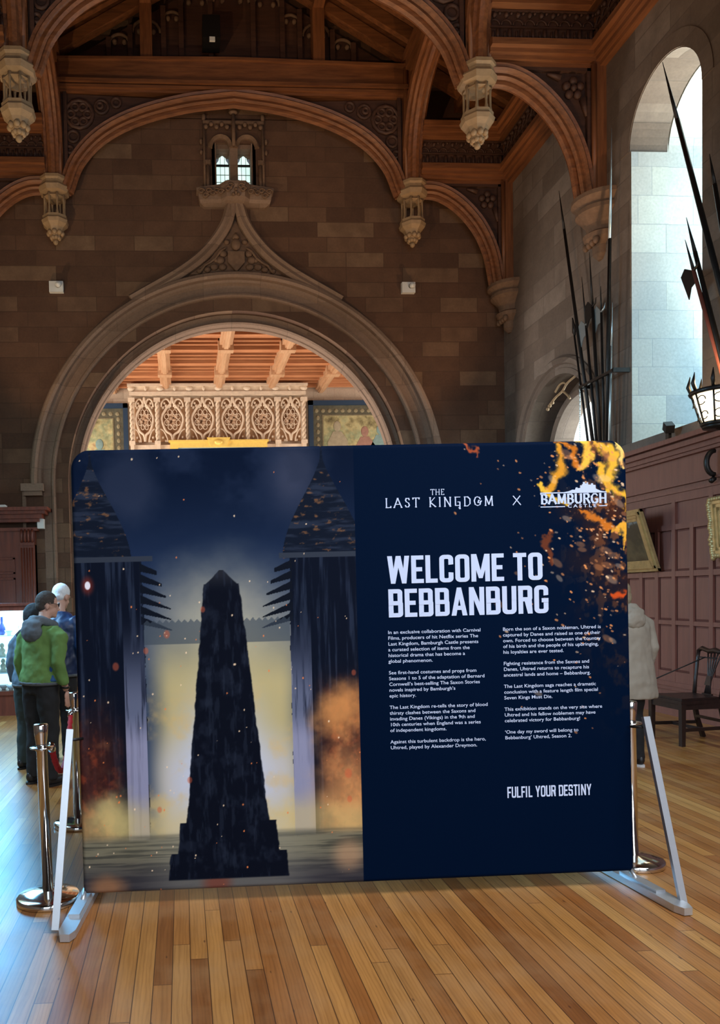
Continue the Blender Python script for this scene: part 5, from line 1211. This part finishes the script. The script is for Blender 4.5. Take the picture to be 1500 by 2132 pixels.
Lt = ['In an exclusive collaboration with Carnival', 'Films, producers of hit Netflix series The', 'Last Kingdom, Bamburgh Castle presents', 'a curated selection of items from the', 'historical drama that has become a', 'global phenomenon.', None,
 'See first-hand costumes and props from', 'Seasons 1 to 5 of the adaptation of Bernard', 'Cornwell\u2019s best-selling The Saxon Stories', 'novels inspired by Bamburgh\u2019s', 'epic history.', None,
 'The Last Kingdom re-tells the story of blood', 'thirsty clashes between the Saxons and', 'invading Danes (Vikings) in the 9th and', '10th centuries when England was a series', 'of independent kingdoms.', None, 'Against this turbulent backdrop is the hero,', 'Uhtred, played by Alexander Dreymon.']
Rt_ = ['Born the son of a Saxon nobleman, Uhtred is', 'captured by Danes and raised as one of their', 'own. Forced to choose between the country', 'of his birth and the people of his upbringing,', 'his loyalties are ever tested.', None,
 'Fighting resistance from the Saxons and', 'Danes, Uhtred returns to recapture his', 'ancestral lands and home \u2013 Bebbanburg.', None, 'The Last Kingdom saga reaches a dramatic', 'conclusion with a feature length film special', 'Seven Kings Must Die.', None,
 'This exhibition stands on the very site where', 'Uhtred and his fellow noblemen may have', 'celebrated victory for Bebbanburg!', None, '\u2018One day my sword will belong to', 'Bebbanburg\u2019 Uhtred, Season 2.']
def layout(lines, u0, v0, dv): 
    out = []
    for i, l in enumerate(lines):
        if l: out.append((l, u0, v0-dv*i, SZ, SX))
    return out
for T_, u_, v_, dv_ in ((Lt, 1.708, 1.379, (1.379-.742)/20), (Rt_, 2.351, 1.378, (1.378-.775)/19)):
    para = []
    for i, l in enumerate(T_+[None]):
        if l: para.append((l, u_, v_-dv_*i, SZ, SX))
        else: font_lines('text_paragraph', para, .006); para = []
font_lines('castle_word', [('CASTLE', 2.731, 2.051, .024, (.163, 1.5))], .02)
# --- feet and braces
def foot(p0, p1, wd, side, top, btm):
    a, c = Vector(p0), Vector(p1); d = (c-a).normalized(); u = Vector((-d.y, d.x, 0)); h = .038
    b = MB(); hw = wd/2; L_ = (c-a).length
    prof_ = [(-hw, .05), (-hw*.55, 0), (hw*.55, 0), (hw, .05), (hw, L_-.05), (hw*.55, L_), (-hw*.55, L_), (-hw, L_-.05)]
    b.prism([a+u*x_+d*y_+Vector((0, 0, .004)) for x_, y_ in prof_], (0, 0, h)); f = b.build('foot', 'alu', ban)
    b = MB(); q = a+d*.20; b.prism([q-u*.028+Vector((0, 0, h+.004)), q+u*.028+Vector((0, 0, h+.004)), q+u*.028+d*.30+Vector((0, 0, h+.004)), q-u*.028+d*.30+Vector((0, 0, h+.004))], (0, 0, .016)); b.tube([q+d*.18+Vector((0, 0, h)), q+d*.26+Vector((0, 0, h+.05))], .014, 8); b.build('clamp_plate', 'alu', f)
    b = MB(); b.bar(btm, top, .036, .024, up=(0, 1, 0)); b.build('brace', 'alu', ban)
    b = MB(); tp = Vector(top); b.tube([tp+Vector((side*.012, 0, -.06)), tp+Vector((-side*.06, .05, -.06))], .008, 6); b.build('brace_bolt', 'black', ban)
foot((-.612, 3.75, 0), (-.53, 4.62, 0), .085, -1, (-.612, 4.13, .985), (-.675, 3.86, .02))
foot((2.535, 3.70, 0), (2.455, 4.60, 0), .085, 1, (2.53, 4.05, .965), (2.575, 3.80, .02))

# ------------------------------------------------------------------ people
def organic(name, mb, mat, parent, voxel=.012, smooth=4, wr=0, wsz=.12):
    me = bpy.data.meshes.new(name); me.from_pydata([tuple(v) for v in mb.v], [], mb.f); me.update()
    bm = bmesh.new(); bm.from_mesh(me); bmesh.ops.recalc_face_normals(bm, faces=bm.faces); bm.to_mesh(me); bm.free()
    o = bpy.data.objects.new(name, me); COL.objects.link(o)
    m_ = o.modifiers.new('r', 'REMESH'); m_.mode = 'VOXEL'; m_.voxel_size = voxel
    s_ = o.modifiers.new('s', 'SMOOTH'); s_.iterations = smooth; s_.factor = .6
    if wr:
        tx = bpy.data.textures.new('w', 'CLOUDS'); tx.noise_scale = wsz; dm = o.modifiers.new('d', 'DISPLACE'); dm.texture = tx; dm.strength = wr; dm.mid_level = .5
    dg = bpy.context.evaluated_depsgraph_get(); m2 = bpy.data.meshes.new_from_object(o.evaluated_get(dg)); m2.name = name
    for md in list(o.modifiers): o.modifiers.remove(md)
    o.data = m2; m2.polygons.foreach_set('use_smooth', np.ones(len(m2.polygons), bool)); m2.materials.clear(); m2.materials.append(M[mat]); bpy.data.meshes.remove(me)
    o.parent = parent; return o
def loft(b, rings, n=24):
    vs_ = []
    for (cx_, cy_, cz_, rx, ry) in rings:
        for k_ in range(n): a_ = 2*pi*k_/n; vs_.append((cx_+rx*cos(a_), cy_+ry*sin(a_), cz_))
    b.add(vs_, [(i*n+k_, i*n+(k_+1) % n, (i+1)*n+(k_+1) % n, (i+1)*n+k_) for i in range(len(rings)-1) for k_ in range(n)]+[tuple(range(n))[::-1], tuple(range((len(rings)-1)*n, len(rings)*n))], True)
def person(loc, yaw, label, top, hem, trous, hair, hairstyle, scale=1.0, hood=None, lean=0, headyaw=0, headpitch=0, coat=False, wide=1.0, glasses=False, panel=None, elbow=0, collar=None):
    t = thing('person', (0, 0, 0), label, 'person')
    ly = lean  # forward lean of the shoulders (y offset per metre above hip)
    def sh(z): return max(0, z-.95)*ly
    # head frame
    HC = Vector((0, sh(1.64)+.045, 1.635)); RH = Matrix.Rotation(R(headyaw), 3, 'Z') @ Matrix.Rotation(R(-headpitch), 3, 'X')
    def H(x, y, z): return HC+RH @ Vector((x, y, z))
    b = MB()
    loft(b, [(0, 0, .86, .15, .11), (0, 0, .95, .165, .12), (0, sh(1.1), 1.10, .14, .11), (0, sh(1.3), 1.30, .165, .12), (0, sh(1.42), 1.42, .17, .10), (0, sh(1.48), 1.48, .07, .06)])
    b.tube([(0, sh(1.45), 1.43), (0, sh(1.5)+.015, 1.52), H(0, -.01, -.04)], [.07, .056, .058], 12)
    b.ball(H(0, -.012, .025), (.076, .098, .100), 20, 14, RH); b.ball(H(0, .03, -.045), (.055, .065, .070), 16, 12, RH); b.ball(H(0, .075, -.085), (.026, .022, .022), 10, 8, RH)
    b.tube([H(0, .083, .02), H(0, .108, -.028), H(0, .088, -.04)], [.008, .014, .008], 8)
    for s in (-1, 1):
        b.ball(H(s*.078, -.005, -.012), (.010, .020, .032), 10, 8, RH); b.ball(H(s*.032, .078, .022), (.018, .010, .008), 8, 6, RH)
    b.ball(H(0, .090, -.058), (.024, .009, .006), 8, 6, RH)
    for s in (-1, 1):
        sx_ = .185*wide; e = Vector((s*(sx_+.07), sh(1.13)-.03+elbow, 1.12)); w_ = Vector((s*(sx_+.07), sh(.9)+.07+elbow*1.2, .87)); 
        b.tube([(s*sx_*.8, sh(1.41), 1.41), (s*(sx_+.01), sh(1.38), 1.36), e, w_], [.055, .052, .042, .028], 10)
        hd = w_+Vector((0, .015, -.055)); b.ball(hd, (.018, .038, .048), 12, 9)
        for k_, (oy, ln) in enumerate(((-.028, .062), (-.010, .074), (.009, .080), (.027, .072))):
            p0 = hd+Vector((0, oy, -.03)); b.tube([p0, p0+Vector((-s*.004, .006, -ln*.55)), p0+Vector((-s*.018, .012, -ln))], [.0098, .0092, .0078], 7)
        p0 = hd+Vector((-s*.004, .030, .012)); b.tube([p0, p0+Vector((-s*.012, .028, -.022)), p0+Vector((-s*.020, .030, -.048))], [.012, .0105, .009], 7)
        b.tube([(s*.09, 0, .88), (s*.10, .01, .50), (s*.105, -.01, .09)], [.085, .058, .04], 12)
    organic('body', b, 'skin', t, .0075, 2)
    # trousers
    b = MB(); loft(b, [(0, 0, .84, .165, .12), (0, 0, .93, .175, .13), (0, sh(1.0), 1.0, .165, .125)])
    for s in (-1, 1): b.tube([(s*.085, 0, .93), (s*.095, 0, .75), (s*.10, .015, .50), (s*.105, 0, .30), (s*.108, -.012, .06)], [.115, .105, .082, .076, .07], 14)
    organic('trousers', b, trous, t, .012, 4, .02, .09)
    # shoes
    for s in (-1, 1):
        b = MB(); b.ball((s*.115, .055, .045), (.048, .14, .045), 16, 10); b.ball((s*.115, -.03, .065), (.045, .065, .06), 14, 10); o = organic('shoe', b, 'shoe', t, .009, 3)
        b = MB(); b.prism([(s*.115+.05*cos(R(a_)), .05+.15*sin(R(a_)), 0) for a_ in range(0, 360, 20)], (0, 0, .022)); b.build('shoe_sole', 'sole' if coat else 'shoe', t)
    # jacket
    b = MB(); wz = wide; zb = hem
    if coat: loft(b, [(0, 0, zb, .29*wz, .20), (0, 0, zb+.15, .28*wz, .20), (0, .0, .95, .25*wz, .18), (0, sh(1.15), 1.15, .235*wz, .17), (0, sh(1.33), 1.33, .23*wz, .165), (0, sh(1.43), 1.43, .19, .13), (0, sh(1.50), 1.50, .10, .09)])
    else: loft(b, [(0, 0, zb, .215*wz, .155), (0, 0, zb+.06, .21*wz, .155), (0, sh(1.05), 1.05, .20*wz, .15), (0, sh(1.2), 1.20, .205*wz, .15), (0, sh(1.33), 1.33, .215*wz, .145), (0, sh(1.42), 1.42, .17*wz, .11), (0, sh(1.49), 1.49, .085, .075)])
    for s in (-1, 1):
        sx_ = .185*wide; b.tube([(s*sx_*.75, sh(1.40), 1.39), (s*(sx_+.03), sh(1.36), 1.34), (s*(sx_+.065), sh(1.13)-.03+elbow, 1.13), (s*(sx_+.07), sh(.95)+.045+elbow*1.15, .925)], [.085, .083, .066, .05], 14)
    organic('coat' if coat else 'jacket', b, top, t, .012, 5, .030 if not coat else .045, .10 if not coat else .2)
    if not coat:
        b = MB(); loft(b, [(0, 0, zb-.012, .212*wz, .152), (0, 0, zb+.02, .224*wz, .166)]); organic('hem_band', b, 'grey', t, .012, 2)
    if panel:
        for s in (-1, 1):
            b = MB(); loft(b, [(s*.155*wz, 0, zb+.02, .075, .075), (s*.15*wz, 0, 1.0, .066, .065), (s*.155*wz, sh(1.2), 1.22, .062, .055), (s*.16*wz, sh(1.3), 1.32, .03, .03)]); organic('side_panel', b, panel, t, .012, 3)
    if hood:
        b = MB()
        if hood[1] == 'down':
            b.tube([(.10*cos(R(q)), sh(1.48)+.0+.10*sin(R(q)), 1.475-.035*sin(R(q))) for q in range(0, 360, 24)], .042, 10, closed=True); b.ball((0, sh(1.4)-.13, 1.40), (.125, .065, .10), 16, 10)
            b.ball((0, sh(1.4)-.12, 1.47), (.12, .06, .05), 14, 8)
        else:
            b.ball(H(0, -.03, .0), (.115, .125, .135), 20, 14, RH); b.ball((0, sh(1.4)-.08, 1.44), (.13, .09, .08), 14, 10)
        organic('hood', b, hood[0], t, .011, 3, .02, .06)
    if hair and not (hood and hood[1] == 'up'):
        b = MB()
        vs_ = []
        b.ball(H(0, -.018, .036), (.0805, .100, .098), 22, 16, RH)
        if hairstyle == 'short': b.ball(H(0, -.045, -.015), (.070, .068, .055), 16, 10, RH)
        if hairstyle == 'bob': b.ball(H(0, -.03, -.03), (.092, .085, .105), 18, 12, RH); b.tube([H(0, -.05, -.05), H(0, -.05, -.14)], [.07, .04], 12)
        # keep the face free
        o = organic('hair', b, hair, t, .009, 2, .006, .02)
        bm = bmesh.new(); bm.from_mesh(o.data); inv = RH.inverted()
        kill = [v_ for v_ in bm.verts if ((inv @ (v_.co-HC)).y > .052 and (inv @ (v_.co-HC)).z < .075) or ((inv @ (v_.co-HC)).y > .012 and (inv @ (v_.co-HC)).z < .02)]
        bmesh.ops.delete(bm, geom=kill, context='VERTS'); bm.to_mesh(o.data); bm.free()
    if glasses:
        b = MB()
        for s in (-1, 1):
            b.tube([H(s*.033+.024*cos(R(q)), .100, .020+.017*sin(R(q))) for q in range(0, 360, 30)], .0028, 5, closed=True); b.tube([H(s*.057, .098, .024), H(s*.081, .04, .024), H(s*.081, -.01, .015)], .0028, 5)
        b.tube([H(-.010, .103, .024), H(.010, .103, .024)], .0028, 5); b.build('glasses', 'black', t)
        b = MB(); b.tube([(.255+.034*cos(R(q)), sh(.9)+.06+elbow*1.2+.034*sin(R(q)), .895) for q in range(0, 360, 30)], .011, 6, closed=True); b.build('wristwatch', 'black', t)
    t.scale = (scale,)*3; t.rotation_euler = (0, 0, R(yaw)); t.location = loc
    return t
person((-1.30, 7.05, 0), -38, 'person with cropped hair and glasses in a green jacket with grey hood', 'green', .93, 'blackcloth', 'hairdark', 'short', .995, hood=('grey', 'down'), lean=.10, headyaw=-38, headpitch=10, wide=1.02, glasses=True, panel='bluepanel')
person((-1.52, 7.70, 0), -30, 'person in slate blue top and black hood, half hidden behind the green jacket', 'slate', .90, 'greentrouser', 'hairdark', 'short', .93, hood=('blackcloth', 'up'), lean=.12, headyaw=-5, headpitch=15, wide=.98)
person((-1.30, 8.0, 0), -15, 'white-haired person in a navy jacket beside the left edge of the banner', 'navy', .86, 'blackcloth', 'hairwhite', 'short', 1.045, lean=.16, headyaw=-20, headpitch=20, wide=1.05)
person((4.12, 6.90, 0), 12, 'person in a pale beige hooded coat at the right edge of the banner', 'beige', .66, 'blackcloth', 'hairblond', 'bob', .985, hood=('beige', 'down'), lean=.06, headyaw=15, headpitch=5, coat=True, wide=1.12)
for o in [o for o in bpy.data.objects if o.name.startswith('person')]: pass
